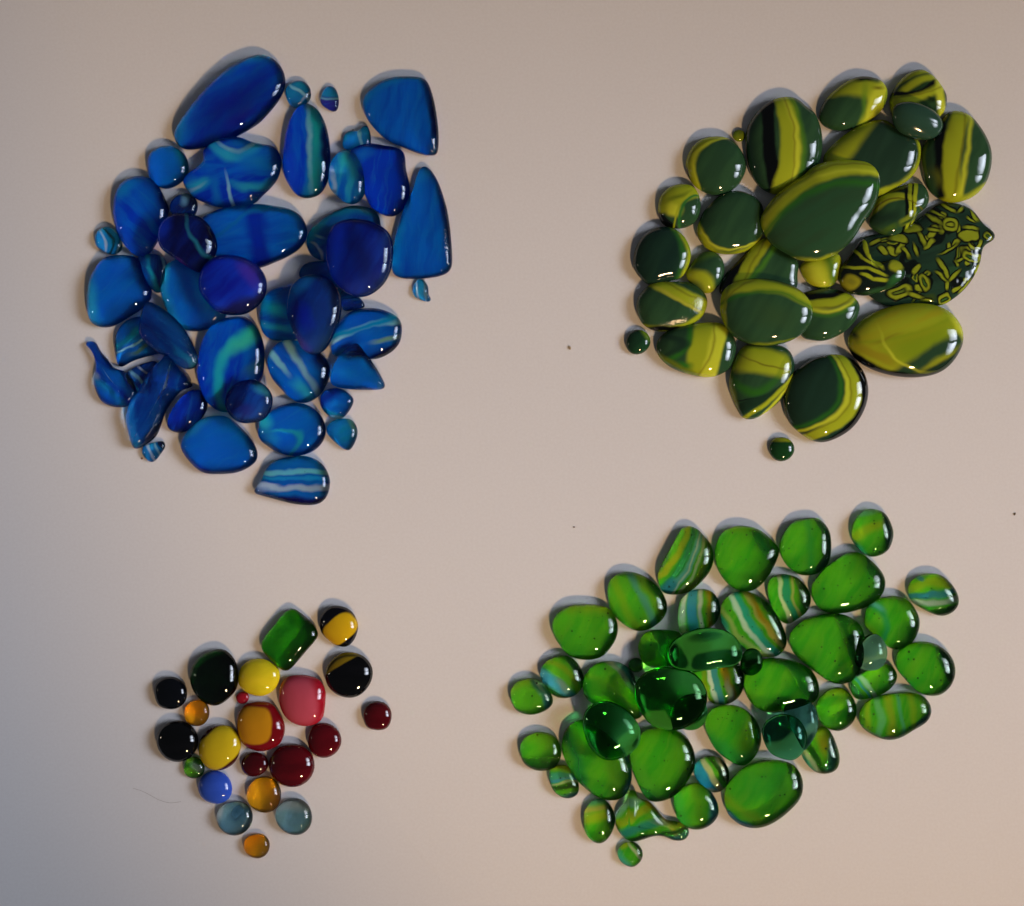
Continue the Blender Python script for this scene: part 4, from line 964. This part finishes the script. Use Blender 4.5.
# ---------------------------------------------------------------- setting, light, camera
def build_setting():
    sc = bpy.context.scene
    w = bpy.data.worlds.new('World'); sc.world = w; w.use_nodes = True
    bg = w.node_tree.nodes['Background']
    bg.inputs[0].default_value = (.80, .86, 1.0, 1); bg.inputs[1].default_value = AMB
    me = bpy.data.meshes.new('tabletop')
    X, Y = 1.1, 1.0
    me.from_pydata([(-X, -Y, 0), (X, -Y, 0), (X, Y, 0), (-X, Y, 0)], [], [(0, 1, 2, 3)])
    o = bpy.data.objects.new('tabletop', me); col_main.objects.link(o); o['kind'] = 'structure'
    m = new_mat('white_card'); me.materials.append(m)
    N, Lk = m.node_tree.nodes, m.node_tree.links
    out = N.new('ShaderNodeOutputMaterial'); b = N.new('ShaderNodeBsdfPrincipled')
    tc = N.new('ShaderNodeTexCoord')
    n1 = N.new('ShaderNodeTexNoise'); n1.inputs['Scale'].default_value = 9; n1.inputs['Detail'].default_value = 6
    n2 = N.new('ShaderNodeTexNoise'); n2.inputs['Scale'].default_value = 900; n2.inputs['Detail'].default_value = 4
    Lk.new(tc.outputs['Object'], n1.inputs['Vector']); Lk.new(tc.outputs['Object'], n2.inputs['Vector'])
    mx = N.new('ShaderNodeMix'); mx.data_type = 'RGBA'
    mx.inputs['A'].default_value = (.765, .730, .715, 1); mx.inputs['B'].default_value = (.795, .762, .748, 1)
    Lk.new(n1.outputs['Fac'], mx.inputs['Factor'])
    mx2 = N.new('ShaderNodeMix'); mx2.data_type = 'RGBA'; mx2.inputs['Factor'].default_value = .16
    mx2.blend_type = 'OVERLAY'
    Lk.new(mx.outputs['Result'], mx2.inputs['A']); Lk.new(n2.outputs['Fac'], mx2.inputs['B'])
    Lk.new(mx2.outputs['Result'], b.inputs['Base Color'])
    b.inputs['Roughness'].default_value = .55; b.inputs['Specular IOR Level'].default_value = .25
    bp = N.new('ShaderNodeBump'); bp.inputs['Strength'].default_value = .12; bp.inputs['Distance'].default_value = .0002
    Lk.new(n2.outputs['Fac'], bp.inputs['Height']); Lk.new(bp.outputs[0], b.inputs['Normal'])
    Lk.new(b.outputs[0], out.inputs['Surface'])

    def aim(o, tgt):
        o.rotation_euler = (Vector(tgt) - o.location).to_track_quat('-Z', 'Y').to_euler()

    # warm ceiling lamp, low right of the table
    el, az = math.radians(KEY_EL), KEY_AZ
    L = bpy.data.lights.new('warm_lamp', 'SPOT'); L.energy = KEY_W; L.color = KEY_C
    L.shadow_soft_size = .085; L.spot_size = math.radians(KEY_SPOT); L.spot_blend = .26
    lo = bpy.data.objects.new('warm_lamp', L); D = 2.2
    n = math.hypot(*az)
    lo.location = (D * math.cos(el) * az[0] / n, D * math.cos(el) * az[1] / n, D * math.sin(el))
    aim(lo, KEY_TGT); col_main.objects.link(lo); 

    # cool window light from the right, two panes, spread narrowed to favour the left
    for (wx, wy, wz, w_, h_, e) in WINDOWS:
        L = bpy.data.lights.new('window_light', 'AREA'); L.shape = 'RECTANGLE'; L.size = w_; L.size_y = h_
        L.energy = e; L.color = WIN_C; L.spread = math.radians(WIN_SPREAD)
        lo = bpy.data.objects.new('window_light', L); lo.location = (wx, wy, wz)
        aim(lo, WIN_TGT); col_main.objects.link(lo)
    # faint far lamp on the left
    L = bpy.data.lights.new('far_lamp', 'POINT'); L.energy = FAR_W; L.color = (1, .82, .62); L.shadow_soft_size = .03
    lo = bpy.data.objects.new('far_lamp', L); lo.location = (-1.7, -.15, .62); col_main.objects.link(lo)

    cam = bpy.data.cameras.new('camera'); cam.sensor_width = 36; cam.lens = 36 * (HC / S) / 1024
    cam.clip_start = .01; cam.clip_end = 20
    co = bpy.data.objects.new('camera', cam); co.location = (0, 0, HC); col_main.objects.link(co)
    sc.camera = co
    sc.view_settings.view_transform = 'Standard'; sc.view_settings.look = 'None'
    sc.view_settings.exposure = 0; sc.view_settings.gamma = 1
    sc.cycles.use_denoising = True
    try: sc.cycles.denoiser = 'OPENIMAGEDENOISE'
    except Exception: pass
    sc.cycles.max_bounces = 12; sc.cycles.transmission_bounces = 10; sc.cycles.glossy_bounces = 5
    sc.cycles.diffuse_bounces = 3
    sc.cycles.caustics_refractive = True; sc.cycles.caustics_reflective = False
    sc.cycles.sample_clamp_indirect = 0
    sc.cycles.blur_glossy = 0


AMB = .06
KEY_EL = 39; KEY_AZ = (.42, -.90); KEY_W = 106; KEY_C = (1, .655, .33); KEY_SPOT = 20; KEY_TGT = (.174, .052, 0)
WINDOWS = [(1.25, .20, 1.02, .38, 1.0, .54), (1.25, -.20, 1.02, .38, 1.0, .64)]
WIN_C = (.78, .85, 1.0); WIN_SPREAD = 28; WIN_TGT = (-.40, -.04, 0)
FAR_W = 3
build_setting()
